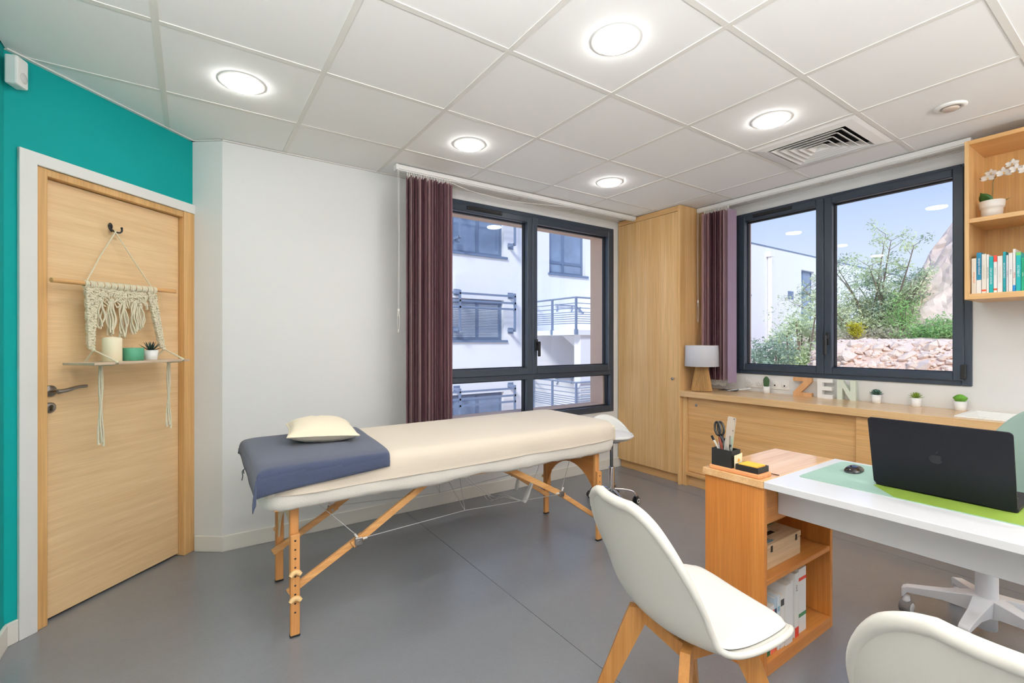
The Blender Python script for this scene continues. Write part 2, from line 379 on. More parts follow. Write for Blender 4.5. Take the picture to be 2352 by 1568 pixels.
# ceiling edge angle
for k, (gg_, lab) in enumerate((
    (G().box((0.15, YB-0.018, H-0.004), (XR-0.01, YB-0.0005, H+0.002)), 'thin white edge angle above the window wall'),
    (G().box((-LW, -0.018, H-0.004), (0.0, -0.0005, H+0.002), M=M45), 'thin white edge angle above the teal wall'),
    (G().box((0, 0.0005, H-0.004), (L_, 0.016, H+0.002), M=Mc), 'thin white edge angle above the narrow wall'),
    (G().box((XR-0.018, YF, H-0.004), (XR-0.0005, YB-0.02, H+0.002), ), 'thin white edge angle above the counter wall'))):
    struct('trim_%d' % (k+1), gg_, M_grid, lab, 'trim')

# ================================================================== windows
def frame_rect(g, axis, d0, d1, u0, u1, z0, z1, w, bev=0.004, wb=None):
    wb = w if wb is None else wb
    def bx(a, b, c, d):
        if axis == 'y': g.box((a, d0, c), (b, d1, d), bev)
        else: g.box((d0, a, c), (d1, b, d), bev)
    bx(u0, u0+w, z0, z1); bx(u1-w, u1, z0, z1); bx(u0+w-0.001, u1-w+0.001, z0, z0+wb); bx(u0+w-0.001, u1-w+0.001, z1-w, z1)
def pane(axis, d, u0, u1, z0, z1):
    g = G()
    if axis == 'y': g.box((u0, d, z0), (u1, d+0.004, z1))
    else: g.box((d, u0, z0), (d+0.004, u1, z1))
    return g
def gasket(axis, d0, d1, u0, u1, z0, z1):
    g = G(); frame_rect(g, axis, d0, d1, u0-0.001, u1+0.001, z0-0.001, z1+0.001, 0.009, 0.0); return g
# tall window in the back wall
w1 = thing('window_1', 'tall anthracite window behind the massage table with four panes', 'window', (2.443, YB, 0.563), kind='structure')
x0, x1, z0, z1, xm = 1.414, 3.472, 0.563, 2.374, 2.453
g = G(); frame_rect(g, 'y', YB-0.012, YB+0.07, x0, x1, z0, z1, 0.05, wb=0.06)
g.box((x0+0.04, YB-0.011, 0.925), (x1-0.04, YB+0.07, 0.985), 0.004); g.box((2.398, YB-0.0115, z0+0.03), (2.470, YB+0.07, 0.95), 0.004)
part('window_frame', g, M_dark, w1)
for a, b, nm in ((x0+0.045, xm-0.001, 0), (xm+0.001, x1-0.035, 1)):
    g = G(); frame_rect(g, 'y', YB-0.024, YB+0.055, a, b, 0.968, 2.338, 0.052 if nm else 0.054, 0.005, wb=0.060)
    if nm == 0: g.box((x0+0.04, YB-0.0125, 2.330), (xm+0.1, YB, 2.345))
    sa = part('sash', g, M_dark, w1)
    ua, ub = a+0.052, b-0.052
    part('gasket', gasket('y', YB+0.024, YB+0.055, ua, ub, 1.028, 2.286), M_gasket, sa)
    part('pane', pane('y', YB+0.032, ua, ub, 1.028, 2.286), M_glass, sa)
    if nm == 1:
        hd = G(); hd.box((2.474, YB-0.036, 1.175), (2.504, YB-0.024, 1.275), 0.004, 2); hd.box((2.478, YB-0.066, 1.225), (2.500, YB-0.03, 1.25), 0.004, 2); hd.box((2.477, YB-0.078, 1.125), (2.501, YB-0.06, 1.255), 0.006, 2)
        part('handle', hd, M_black, sa, 'black lever handle on the sash')
for ua, ub in ((x0+0.045, 2.402), (2.466, x1-0.045)):
    p_ = part('pane', pane('y', YB+0.032, ua, ub, 0.615, 0.93), M_glass, w1); part('gasket', gasket('y', YB+0.024, YB+0.06, ua+0.004, ub-0.004, 0.621, 0.926), M_gasket, p_)
g = G(); g.box((1.80, YB-0.036, 2.302), (2.13, YB-0.023, 2.332), 0.004, 2); g.box((1.815, YB-0.040, 2.31), (2.115, YB-0.034, 2.324), 0.003)
part('trickle_vent', g, M_black, w1)
# glazed opening added in the unseen rear wall as daylight fill
w3 = thing('fill_window', 'wide glazed opening added behind the camera to let in fill daylight', 'window', (1.8, YF-0.1, 0.15), kind='structure')
g = G(); frame_rect(g, 'y', YF-0.11, YF-0.05, gx0, gx1, gz0, gz1, 0.06); g.box((1.77, YF-0.11, gz0), (1.83, YF-0.05, gz1)); part('window_frame', g, M_dark, w3)
for a, b in ((gx0+0.06, 1.77), (1.83, gx1-0.06)): part('pane', pane('y', YF-0.085, a, b, gz0+0.06, gz1-0.06), M_glass, w3)
g = G(); g.box((XL-0.6, YF-2.2, 2.62), (XR+0.6, YF, 2.8)); part('sun_block_slab', g, M_extw, w3)  # unseen slab added to keep the sun out of this opening
# wide window above the counter
w2 = thing('window_2', 'wide anthracite window above the counter with two panes', 'window', (XR, 1.55, 0.975), kind='structure')
y0, y1, z0, z1, ym = 0.785, 2.310, 0.975, 2.372, 1.607
g = G(); frame_rect(g, 'x', XR-0.012, XR+0.07, y0, y1, z0, z1, 0.05, wb=0.05); g.box((XR-0.0118, 1.58, z0+0.03), (XR+0.06, 1.63, z1-0.03), 0.003)
part('window_frame', g, M_dark, w2)
for a, b, nm in ((y0+0.035, ym-0.001, 1), (ym+0.001, y1-0.03, 0)):
    g = G(); frame_rect(g, 'x', XR-0.024, XR+0.055, a, b, 1.006, 2.352, 0.054, 0.005, wb=0.052)
    sa = part('sash', g, M_dark, w2); ua, ub = a+0.052, b-0.052
    part('gasket', gasket('x', XR+0.024, XR+0.055, ua, ub, 1.056, 2.298), M_gasket, sa)
    part('pane', pane('x', XR+0.032, ua, ub, 1.056, 2.298), M_glass, sa)
    if nm == 1:
        yy = ym-0.028
        hd = G(); hd.box((XR-0.036, yy-0.015, 1.225), (XR-0.024, yy+0.015, 1.325), 0.004, 2); hd.box((XR-0.066, yy-0.011, 1.275), (XR-0.03, yy+0.011, 1.30), 0.004, 2); hd.box((XR-0.078, yy-0.011, 1.155), (XR-0.06, yy+0.013, 1.305), 0.006, 2)
        part('handle', hd, M_black, sa, 'black lever handle on the sash')
        hg = G(); hg.box((XR-0.038, a-0.012, 1.02), (XR-0.022, a+0.014, 1.11), 0.004, 2); part('hinge', hg, M_black, sa)
g = G(); g.box((XR-0.032, 1.835, 2.318), (XR-0.023, 2.15, 2.346), 0.004, 2); part('trickle_vent', g, M_black, w2)
# ================================================================== outside
M_bwin = mat('dark office glass', rgb(128, 148, 176), 0.08, spec=1.0, noise=(1.6, 0.45, (1,1,1)))
M_bframe = mat('slate blue window frame', rgb(112, 130, 158), 0.5)
M_rail = mat('slate grey painted steel', rgb(122, 138, 164), 0.45)
M_shade = mat('pale slatted office blind', rgb(186, 196, 210), 0.6)
M_interior = mat('dim office interior', rgb(70, 88, 112), 0.9)
FY = 13.2
bd = thing('office_building', 'long white office building facing the windows with dark framed openings', 'building', (20, FY, -4))
g = G(); X0b, X1b, ZT = -2.0, 52.0, 6.40
openings = [(5.6, 8.70, 4.10, 5.95, 'w1'), (5.6, 8.70, 1.30, 2.64, 'w2'), (5.6, 8.70, -1.75, -0.44, 'w3'), (10.66, 12.43, 3.74, 5.95, 'w4'),
            (21.6, 24.07, 3.71, 5.51, 'w5'), (21.6, 24.07, 0.84, 2.64, 'w6'), (29.78, 31.40, 0.9, 5.51, 'w7')]
def carve(x0, x1, z0, z1, ops):
    ops = [o for o in ops if o[0] < x1-1e-6 and o[1] > x0+1e-6 and o[2] < z1-1e-6 and o[3] > z0+1e-6]
    if not ops: g.box((x0, FY, z0), (x1, FY+0.35, z1)); return
    o = ops[0]
    if o[0] > x0+1e-6: carve(x0, o[0], z0, z1, ops); carve(o[0], x1, z0, z1, ops); return
    if o[1] < x1-1e-6: carve(x0, o[1], z0, z1, ops); carve(o[1], x1, z0, z1, ops); return
    if o[2] > z0+1e-6: carve(x0, x1, z0, o[2], ops)
    if o[3] < z1-1e-6: carve(x0, x1, o[3], z1, [q for q in ops if q is not o])
carve(X0b, X1b, -4.0, ZT, openings)
g.box((X0b, FY+0.35, -4), (X1b, FY+6, ZT-0.05)); part('facade', g, M_extw, bd)
g = G(); g.box((X0b, FY-0.03, ZT), (X1b, FY+0.4, ZT+0.06)); part('parapet_cap', g, M_bframe, bd)
def office_window(x0, x1, z0, z1, mull, trans=(), blind=False):
    f = G(); y = FY+0.16
    frame_rect(f, 'y', y, y+0.06, x0, x1, z0, z1, 0.09, 0.0)
    for m_ in mull: f.box((m_-0.05, y-0.005, z0), (m_+0.05, y+0.06, z1))
    for t_ in trans: f.box((x0, y-0.003, t_-0.05), (x1, y+0.06, t_+0.05))
    w = part('window', f, M_bframe, bd)
    s_ = G(); s_.box((x0-0.06, FY-0.06, z0-0.07), (x1+0.12, FY+0.2, z0)); part('sill', s_, M_bframe, w)
    xs = [x0+0.09]+[m_ for m_ in mull]+[x1-0.09]
    for a, b in zip(xs[:-1], xs[1:]):
        q = G(); q.box((a, y+0.02, z0+0.09), (b, y+0.03, z1-0.09)); part('pane', q, M_bwin, w)
        if blind:
            n = int((z1-z0-0.2)/0.052)
            sl = G()
            for i in range(n): sl.box((a+0.06, y+0.004, z0+0.10+0.052*i), (b-0.06, y+0.014, z0+0.10+0.052*i+0.034))
            sb = part('office_blind', sl, M_shade, w)
office_window(5.6, 8.70, 4.10, 5.95, (6.80, 7.74)); office_window(5.6, 8.70, 1.30, 2.64, (6.80, 7.74), (), True); office_window(5.6, 8.70, -1.75, -0.44, (6.80, 7.74))
office_window(10.66, 12.43, 3.74, 5.95, (11.43,), (4.17,)); office_window(21.6, 24.07, 3.71, 5.51, (22.9,)); office_window(21.6, 24.07, 0.84, 2.64, (22.9,)); office_window(29.78, 31.40, 0.9, 5.51, (30.28,), (2.9, 4.2))
# guard rails in front of the left column of windows
for zt in (2.75, -0.30, 5.62):
    gr = G(); yr = FY-0.4
    for dz in (0.0, -0.23, -0.43): gr.box((5.0, yr-0.03, zt+dz-0.03), (8.90, yr+0.03, zt+dz+0.03))
    rr = part('guard_rail', gr, M_rail, bd)
    for xb in (6.81, 8.87):
        b = G(); b.box((xb-0.03, yr-0.03, zt-1.17), (xb+0.03, yr+0.03, zt+0.02))
        for zb in (zt+0.02, zt-1.17): b.box((xb-0.03, yr, zb), (xb+0.05, FY+0.01, zb+0.08)); b.box((xb-0.02, FY-0.02, zb-0.06), (xb+0.20, FY-0.001, zb+0.14))
        part('bracket', b, M_rail, rr)
# stair landings on the right
def landing(zd):
    s_ = G(); s_.box((9.88, 10.9, zd-0.16), (14.2, FY, zd)); ld = part('stair_landing', s_, M_extw, bd)
    zr = zd+1.02
    for k, (dz, r) in enumerate(((0, 0.03), (-0.18, 0.014), (-0.33, 0.014), (-0.46, 0.014), (-0.53, 0.014), (-0.60, 0.014), (-0.67, 0.014), (-0.74, 0.014), (-0.81, 0.014))):
        q = G(); q.tube([(9.9, FY, zr+dz), (9.9, 10.93, zr+dz), (14.2, 10.93, zr+dz)], r, 6); part('hand_rail' if k == 0 else 'rail_bar', q, M_rail, ld)
    for px, py in ((9.9, FY-0.05), (9.9, 12.1), (9.9, 10.93), (11.1, 10.93), (12.3, 10.93), (13.5, 10.93)):
        q = G(); q.box((px-0.03, py-0.03, zd-0.14), (px+0.03, py+0.03, zr)); q.box((px-0.045, py-0.045, zd-0.14), (px+0.045, py+0.045, zd+0.02)); part('rail_post', q, M_rail, ld)
    q = G(); q.tube([(10.9, FY-0.06, zr-0.05), (11.9, FY-0.06, zr-0.06), (13.2, FY-0.06, zr-0.95)], 0.025, 6)
    for bx_ in (11.0, 11.7, 12.1): q.tube([(bx_, FY, zr-0.28), (bx_, FY-0.06, zr-0.2), (bx_, FY-0.06, zr-0.08)], 0.02, 6)
    part('wall_handrail', q, M_rail, ld)
    return ld
landing(1.62); landing(-1.05)
g = G(); g.box((10.15, 11.0, -4), (11.6, 11.3, 1.46)); part('stair_pier', g, M_extw, bd)
g = G(); g.prism([(10.6, 1.45), (14.5, -1.2), (14.5, -0.8), (11.2, 1.45)], 11.3, FY-0.8, 'xz'); part('stair_flight', g, M_extw, bd)
g = G(); g.prism([(11.9, 1.62), (15.5, 4.6), (15.5, 5.0), (11.9, 2.0)], 11.6, FY-0.02, 'xz'); part('stair_flight', g, M_extw, bd)
g = G(); g.cyl((25.94, FY-0.12, 0.2), (25.94, FY-0.12, 5.9), 0.12, n=10); g.box((25.75, FY-0.25, 5.85), (26.13, FY, 6.12)); part('downpipe', g, mat('cream downpipe', rgb(244, 240, 236), 0.6), bd)
g = G(); g.box((28.15, FY-0.03, 3.69), (28.77, FY+0.01, 4.14)); part('louvre_vent', g, M_bframe, bd)
# ground --------------------------------------------------------------
M_soil = mat('pink gravel soil', rgb(226, 198, 180), 0.95, spec=0.1, noise=(4, 0.2, (1,1,1)), bump=(30, 0.7))
M_rock = mat('pink limestone', rgb(240, 212, 194), 0.9, spec=0.15, noise=(5, 0.22, (1,1,1)), bump=(14, 0.9))
def smooth01(a, b, x): t = max(0, min(1, (x-a)/(b-a))); return t*t*(3-2*t)
def fbm(x, y, o=4):
    v = 0; a = 1
    for k in range(o): v += a*mnoise.noise(Vector((x, y, k*7.3))); x *= 2.1; y *= 2.1; a *= 0.5
    return v
def bank_h(x, y):
    yl = 3.9+0.46*(x-8.6)                                     # left shoulder of the bank
    up = smooth01(6.2, 8.9, x+0.25*fbm(x*0.6, y*0.6))
    side = 1.0-smooth01(yl-0.75, yl+1.0, y+0.3*fbm(y*0.8, x*0.8+5))
    return -3.2+(4.42+0.035*(x-9))*(0.08+0.92*up)*(0.05+0.95*side)+0.05*fbm(x*1.7, y*1.7)
g = G(); g.grid(lambda u, v: (4.6+u*24, -8+v*20.9, bank_h(4.6+u*24, -8+v*20.9)), 80, 80)
bank = solo('rock_bank', g, M_soil, 'rubble bank of pink stones below the wide window', 'rock bank')
rock_meshes = []
for k in range(9):
    bm = bmesh.new(); bmesh.ops.create_icosphere(bm, subdivisions=1, radius=1); rr_ = random.Random(k)
    for v in bm.verts: v.co = Vector((v.co.x*rr_.uniform(0.9, 1.4), v.co.y*rr_.uniform(0.75, 1.1), v.co.z*rr_.uniform(0.45, 0.75)))*(1+0.35*mnoise.noise(v.co*1.3+Vector((k*5, 0, 0))))
    gg = G(); gg.bm(bm); rock_meshes.append(gg.mesh('stone', M_rock))
rs = random.Random(11); cnt = 0
while cnt < 290:
    x = rs.uniform(7.2, 9.6); y = rs.uniform(1.1, 4.9)
    if y > 1.02*x*0.52: continue
    z = bank_h(x, y)
    if z < -0.3 or z > 1.22: continue
    sc = rs.choice((0.045, 0.055, 0.065, 0.075, 0.09, 0.12))*rs.uniform(0.8, 1.25); sh = SHIFT[bank.name]
    share('stone', rock_meshes[rs.randrange(9)], bank, (x-sh.x, y-sh.y, z-sh.z), (rs.uniform(-0.7, 0.7), rs.uniform(-0.7, 0.7), rs.uniform(0, 6.28)), (sc, sc, sc)); cnt += 1
rub = G(); rs2 = random.Random(31); n_ = 0
while n_ < 2600:
    x = rs2.uniform(7.0, 10.0); y = rs2.uniform(0.8, 5.4)
    if y > 0.54*x: continue
    z = bank_h(x, y)
    if z < -0.6: continue
    sc = rs2.uniform(0.022, 0.06); src = rock_meshes[rs2.randrange(9)]; R_ = Matrix.Translation((x, y, z)) @ Matrix.Rotation(rs2.uniform(0, 6.28), 4, 'Z') @ Matrix.Rotation(rs2.uniform(-0.8, 0.8), 4, 'X') @ Matrix.Scale(sc, 4)
    rub.add([R_ @ v.co for v in src.vertices], [tuple(p.vertices) for p in src.polygons]); n_ += 1
part('rubble', rub, M_rock, bank, kind='stuff')
# cliff on the right
def cliff(u, v):
    x = 12.4+v*6.5; top = 4.80+0.33*(x-14)                     # line where the rock meets the bank
    y = -5.0+u*(top+0.35+5.0); r = top-y
    z = 1.0+min(5.5, max(0.0, r)*1.52)*(0.25+0.75*smooth01(0, 0.30, v))
    k = smooth01(0, 0.15, v)*smooth01(-0.2, 0.6, r)
    return (x+0.30*fbm(y*1.3, v*7, 4)*k, y+0.22*fbm(x*1.1+3, r*1.4, 5)*k, z+(0.22*fbm(x*1.2, y*1.2, 5)+0.10*fbm(x*4.2, y*4.2, 3))*k-0.5*smooth01(0.25, -0.35, r) if r > -0.1 else z-0.9)
g = G(); g.grid(cliff, 160, 90, smooth=False); solo('limestone_cliff', g, M_rock, 'steep pink limestone rock face behind the bank', 'cliff')
# plants -------------------------------------------------------------
def leaf_mat(name, c, t=0.3):
    m = bpy.data.materials.new(name); m.use_nodes = True; n = m.node_tree.nodes; l = m.node_tree.links; p = n['Principled BSDF']
    p.inputs['Roughness'].default_value = 0.6; p.inputs['Specular IOR Level'].default_value = 0.3
    tt = n.new('ShaderNodeTexCoord'); nz = n.new('ShaderNodeTexNoise'); nz.inputs['Scale'].default_value = 6; mx = n.new('ShaderNodeMix'); mx.data_type = 'RGBA'
    mx.inputs[6].default_value = tuple(v*0.7 for v in c[:3])+(1,); mx.inputs[7].default_value = tuple(min(1, v*1.3) for v in c[:3])+(1,)
    l.new(tt.outputs['Object'], nz.inputs[0]); l.new(nz.outputs[0], mx.inputs[0]); l.new(mx.outputs[2], p.inputs['Base Color'])
    tl = n.new('ShaderNodeBsdfTranslucent'); ms = n.new('ShaderNodeMixShader'); ms.inputs[0].default_value = t
    l.new(mx.outputs[2], tl.inputs[0]); l.new(p.outputs[0], ms.inputs[1]); l.new(tl.outputs[0], ms.inputs[2]); l.new(ms.outputs[0], n['Material Output'].inputs[0]); return m
M_bark = mat('grey brown bark', rgb(128, 112, 96), 0.9, noise=(20, 0.3, (1,1,3)))
L_gum = leaf_mat('pale yellow green foliage', rgb(216, 228, 184)); L_olive = leaf_mat('grey green foliage', rgb(158, 178, 152)); L_green = leaf_mat('fresh green foliage', rgb(160, 200, 124)); L_yel = leaf_mat('yellow broom flowers', rgb(206, 200, 60)); L_dry = leaf_mat('dry heath foliage', rgb(200, 194, 164))
def leaves(g, c, r, n, size, rnd, flat=0.9, slim=0.35):
    for _ in range(n):
        d = Vector((rnd.gauss(0, 1), rnd.gauss(0, 1), rnd.gauss(0, flat))); d = d.normalized()*r*rnd.random()**0.45
        p = Vector(c)+d; a = Vector((rnd.gauss(0, 1), rnd.gauss(0, 1), rnd.gauss(0, 0.7))).normalized(); b = a.orthogonal().normalized(); b.rotate(Matrix.Rotation(rnd.uniform(0, 6.28), 3, a))
        s1 = size*rnd.uniform(0.6, 1.3); w = s1*slim
        g.add([p-a*s1*0.5, p+b*w*0.5, p+a*s1*0.5, p-b*w*0.5], [(0, 1, 2, 3)])
def shrub(name, label, base, rx, h, lm, n, size, seed, cat='shrub', slim=0.4, group=None):
    rnd = random.Random(seed); t = thing(name, label, cat, base, group=group); st = G(); fo = G(); b = Vector(base)
    for k in range(14):
        a = rnd.uniform(0, 6.28); rr_ = rx*rnd.uniform(0.1, 0.85); top = b+Vector((math.cos(a)*rr_, math.sin(a)*rr_, h*rnd.uniform(0.45, 0.9)))
        st.tube([b, b.lerp(top, 0.5)+Vector((rnd.uniform(-.1, .1)*rx, rnd.uniform(-.1, .1)*rx, 0)), top], [0.012*h, 0.008*h, 0.004*h], 5)
        leaves(fo, top, rx*0.42, n//20, size, rnd, 0.8, slim); leaves(fo, b.lerp(top, 0.7), rx*0.42, n//20, size, rnd, 0.8, slim)
    part('stem', st, M_bark, t); part('foliage', fo, lm, t); return t
# the feathery tree in the middle of the wide window
tr = thing('wattle_tree', 'feathery pale green tree behind the rubble bank', 'tree', (13.4, 4.35, 1.0)); rnd = random.Random(5); tk = G(); fo = G(); fo2 = G(); b0 = Vector((13.4, 4.35, 1.0))
tops = []
for k in range(22):
    yy = rnd.uniform(3.3, 6.1); tz = {0: 3.85, 1: 3.5, 2: 3.3}.get(k, rnd.uniform(2.0, 3.1)); 
    if k == 0: yy = 4.25
    if k == 1: yy = 3.85
    if k == 2: yy = 3.4
    top = Vector((13.4+rnd.uniform(-0.8, 0.8), yy, tz)); mid = b0.lerp(top, 0.5)+Vector((rnd.uniform(-.2, .2), rnd.uniform(-.2, .2), 0.1)); pts = spline([b0+Vector((0, (yy-4.35)*0.15, 0)), mid, top], 4)
    tk.tube(pts, [lerp(0.035, 0.006, i/(len(pts)-1)) for i in range(len(pts))], 5)
    for q in range(7):
        u = 0.35+0.65*q/6; p = pts[min(len(pts)-1, int(u*(len(pts)-1)))]
        for w_ in range(2):
            e = p+Vector((rnd.uniform(-.3, .3), rnd.uniform(-.34, .34), rnd.uniform(0.0, 0.32))); tk.tube([p, e], [0.006, 0.003], 4)
            leaves(fo if rnd.random() < 0.8 else fo2, e, 0.24*(1.15-0.5*u), 46, 0.08, rnd, 0.7, 0.3)
for k in range(46):
    c = (13.4+rnd.uniform(-.9, .9), rnd.uniform(3.6, 6.3), 1.25+rnd.random()**1.3*1.1); leaves(fo, c, 0.36, 60, 0.09, rnd, 0.7, 0.3)
part('trunk', tk, M_bark, tr); part('foliage', fo, L_gum, tr); part('grey_green_foliage', fo2, L_olive, tr)  # grey green leaf clusters are mixed in at random
shrub('wattle_shrub', 'pale green shrub growing up in front of the tall facade window', (10.6, 4.72, -0.9), 0.62, 3.2, L_gum, 3000, 0.10, 21, 'shrub', 0.35)
shrub('olive_shrub', 'grey green leafy shrub below the white facade', (8.3, 4.2, -1.0), 0.80, 2.40, L_olive, 7500, 0.075, 22)
shrub('broom_shrub', 'yellow flowering broom on top of the rubble bank', (10.6, 3.72, 1.2), 0.2, 0.42, L_yel, 700, 0.05, 23)
hs = [(11.3, 3.95, 0.36, 0.42, L_dry, 'dry heath bush left of the yellow broom'), (11.0, 4.35, 0.38, 0.40, L_dry, 'pale dry bush at the left end of the bank top'), (11.4, 3.42, 0.32, 0.40, L_dry, 'dry heath bush between broom and green bush'),
      (11.2, 2.92, 0.42, 0.46, L_green, 'low bright green bush at the foot of the cliff'), (11.8, 2.55, 0.42, 0.60, L_green, 'tall green bush right at the window edge below the cliff'), (11.0, 2.42, 0.34, 0.5, L_green, 'small green bush nearest the window edge on the bank'),
      (12.6, 3.55, 0.42, 1.25, L_green, 'upright green shrub between tree and cliff'), (11.5, 2.75, 0.3, 0.5, L_dry, 'dry twiggy bush between the two green bushes')]
for k, (x, y, r, h_, lm, lab) in enumerate(hs): shrub('heath_bush', lab, (x, y, 1.15), r, h_, lm, 900, 0.06, 40+k, 'bush', 0.35, 'low bushes on the bank')
# ================================================================== door wall
A45 = math.radians(45); DO = (CX, CY, 0.0)
dr = thing('door_1', 'pale oak door in a teal wall', 'door', DO, A45, local=True, kind='structure')
g = G(); g.box((-0.750, 0.030, 0.012), (-0.068, 0.070, 1.982), 0.001); leaf = part('door_leaf', g, M_door, dr)
g = G(); g.box((-0.797, -0.004, 0), (-0.752, 0.10, 2.0183), 0.002); g.box((-0.757, 0.071, 0), (-0.735, 0.11, 2.0)); part('door_frame', g, M_jamb, dr)
g = G(); g.box((-0.066, -0.010, 0), (0.004, 0.10, 2.0183), 0.002); g.box((-0.085, 0.071, 0), (-0.05, 0.11, 2.0)); part('door_frame', g, M_jamb, dr)
g = G(); g.box((-0.7525, -0.003, 1.985), (-0.0655, 0.10, 2.018), 0.002); g.box((-0.757, 0.071, 1.97), (-0.06, 0.11, 1.985)); part('door_frame', g, M_jamb, dr)
hx, hz = -0.722, 1.032
hd = G(); hd.lathe([(0.0, 0), (0.026, 0), (0.026, 0.006), (0.022, 0.009), (0.0, 0.009)], (hx, 0.030, hz), 24, M=Matrix.Rotation(math.radians(90), 4, 'X'))
hd.cyl((hx, 0.025, hz), (hx, -0.022, hz), 0.0095, n=14)
hd.tube(spline([(hx-0.004, -0.022, hz-0.002), (hx+0.03, -0.026, hz+0.002), (hx+0.075, -0.024, hz+0.012), (hx+0.118, -0.020, hz+0.013)], 5), [0.0105]*3+[0.0095]*5+[0.008]*6+[0.0075, 0.007], 10)
part('handle', hd, M_steel, leaf, 'brushed steel lever handle')
ky = G(); ky.lathe([(0.0, 0), (0.024, 0), (0.024, 0.004), (0.018, 0.007), (0.0, 0.007)], (hx, 0.030, 0.957), 24, M=Matrix.Rotation(math.radians(90), 4, 'X'))
kp = part('keyhole_plate', ky, M_steel, leaf); q = G(); q.cyl((hx, 0.023, 0.963), (hx, 0.018, 0.963), 0.007, n=12); q.box((hx-0.004, 0.018, 0.944), (hx+0.004, 0.0235, 0.96)); part('key_cylinder', q, mat('dark brass', rgb(90, 82, 70), 0.35, metal=1.0), kp)
g = G(); g.box((-0.862, -0.015, 0), (-0.7965, -0.0003, 2.066), 0.002, M=M45); g.box((-0.862, -0.0152, 2.0185), (0.012, -0.0005, 2.072), 0.002, M=M45)
struct('trim_5', g, M_white, 'flat white casing around the oak door', 'trim')
# alarm sensor in the top left corner
sn = thing('motion_sensor', 'white motion sensor under the ceiling in the teal corner', 'sensor', dw(0.902, 0.03, 2.30))
Ms = Matrix.Translation(dw(0.895, 0.05, 2.30)) @ Matrix.Rotation(math.radians(70), 4, 'Z')
g = G(); g.box((-0.032, -0.022, 0), (0.032, 0.022, 0.118), 0.007, 2, M=Ms); part('body', g, M_white, sn)
g = G(); g.ball((0, 0, 0), 0.022, 14, (0.9, 0.35, 1.0)); g.xf(Ms @ Matrix.Translation((0.004, -0.021, 0.038))); part('lens', g, mat('milky lens', rgb(205, 203, 200), 0.25), sn)
# hook -----------------------------------------------------------------
hk = thing('coat_hook', 'black double hook screwed to the oak door', 'hook', dw(0.46, -0.03, 1.79)); MH = M45 @ Matrix.Translation((-0.458, 0.03, 1.825))
g = G(); g.ball((0, -0.003, 0.012), 0.014, 14, (0.85, 0.35, 1.25)); g.xf(MH); part('back_plate', g, M_black, hk)
for s in (-1, 1):
    g = G(); g.tube(spline([(0, -0.004, 0.0), (s*0.006, -0.02, -0.014), (s*0.020, -0.034, -0.018), (s*0.030, -0.036, -0.008), (s*0.030, -0.036, 0.006)], 5), 0.0042, 8); g.ball((s*0.030, -0.036, 0.007), 0.0058, 8); g.xf(MH); part('prong', g, M_black, hk)
# macrame wall hanging with its board ------------------------------------
M_rope = mat('ecru cotton cord', rgb(246, 234, 206), 0.95, spec=0.1, noise=(260, 0.14, (1,1,1)), bump=(420, 0.9))
M_dowel = wood('honey dowel', rgb(206, 154, 96), rgb(222, 174, 116), 'x', 2.0, 0.5)
M_board = wood('limed shelf board', rgb(196, 174, 148), rgb(210, 190, 164), 'x', 1.5, 0.55)
mc = thing('macrame_hanging', 'ecru macrame hanging with a dowel and small board on the door', 'wall hanging', DO, A45, local=True)
def T(t, off, z): return Vector((-t, -off, z))
dz = lambda t: 1.524+(0.766-t)*0.022
g = G(); g.cyl(T(0.768, 0.045, dz(0.766)), T(0.160, 0.045, dz(0.16)), 0.0108, n=14); part('dowel', g, M_dowel, mc)
for tt_ in (0.622, 0.293):
    g = G(); g.tube([T(0.455 if tt_ > 0.5 else 0.463, 0.004, 1.812), T(lerp(0.458, tt_, 0.5), 0.018, 1.675), T(tt_, 0.04, dz(tt_)+0.006)], 0.0030, 7); g.xf(Matrix.Identity(4)); part('hanging_cord', g, M_rope, mc)
# wraps over the dowel
g = G()
for k in range(34):
    tt_ = lerp(0.632, 0.284, k/33); g.tube([T(tt_+0.002*math.sin(k*2.1), 0.045+0.0125*math.cos(a), dz(tt_)-0.004+0.0145*math.sin(a)) for a in [2*math.pi*i/10 for i in range(10)]], 0.0048, 6, closed=True)
part('larks_head_knots', g, M_rope, mc)
def band(t0, t1, z0, z1, w0, w1, n, turns, r):
    g = G()
    for i in range(n):
        pts = []
        for k in range(61):
            u = k/60; w = lerp(w0, w1, u)*0.5; ph = 2*math.pi*(i/n+turns*u)
            pts.append(T(lerp(t0, t1, u)+w*math.sin(ph), 0.045+0.008*math.cos(2*ph+i), lerp(z0, z1, u)+0.004*math.sin(ph*3)))
        g.tube(pts, r, 5)
    for k in range(22):                                  # bulging knots
        u = k/21; w = lerp(w0, w1, u)*0.42
        for s in (-1, 0, 1):
            c = T(lerp(t0, t1, u)+s*w, 0.050+random.uniform(0, 0.004), lerp(z0, z1, u)-0.003*s); g.ball(c, 0.0065, 7, (1.1, 0.8, 0.8))
    return g
random.seed(9)
part('woven_band', band(0.606, 0.606, 1.515, 1.225, 0.050, 0.022, 9, 5, 0.0042), M_rope, mc)
part('woven_band', band(0.305, 0.243, 1.515, 1.228, 0.042, 0.022, 9, 5, 0.0042), M_rope, mc)
g = G()                                                    # open-work middle panel with scalloped lower edge
for s in (-1, 1):
    for i in range(26):
        tt0 = lerp(0.585, 0.335, i/25); pts = []
        for k in range(13):
            u = k/12; tt_ = tt0+s*(0.030*u+0.006*math.sin(u*12+i)); zb = 1.512-u*(0.040+0.050*abs(math.cos((tt0-0.335)/0.25*math.pi*2.0)))
            tt_ = max(0.33, min(0.59, tt_)); pts.append(T(tt_, 0.046+0.005*math.sin(i*1.7+k), zb))
        g.tube(pts, 0.0034, 5)
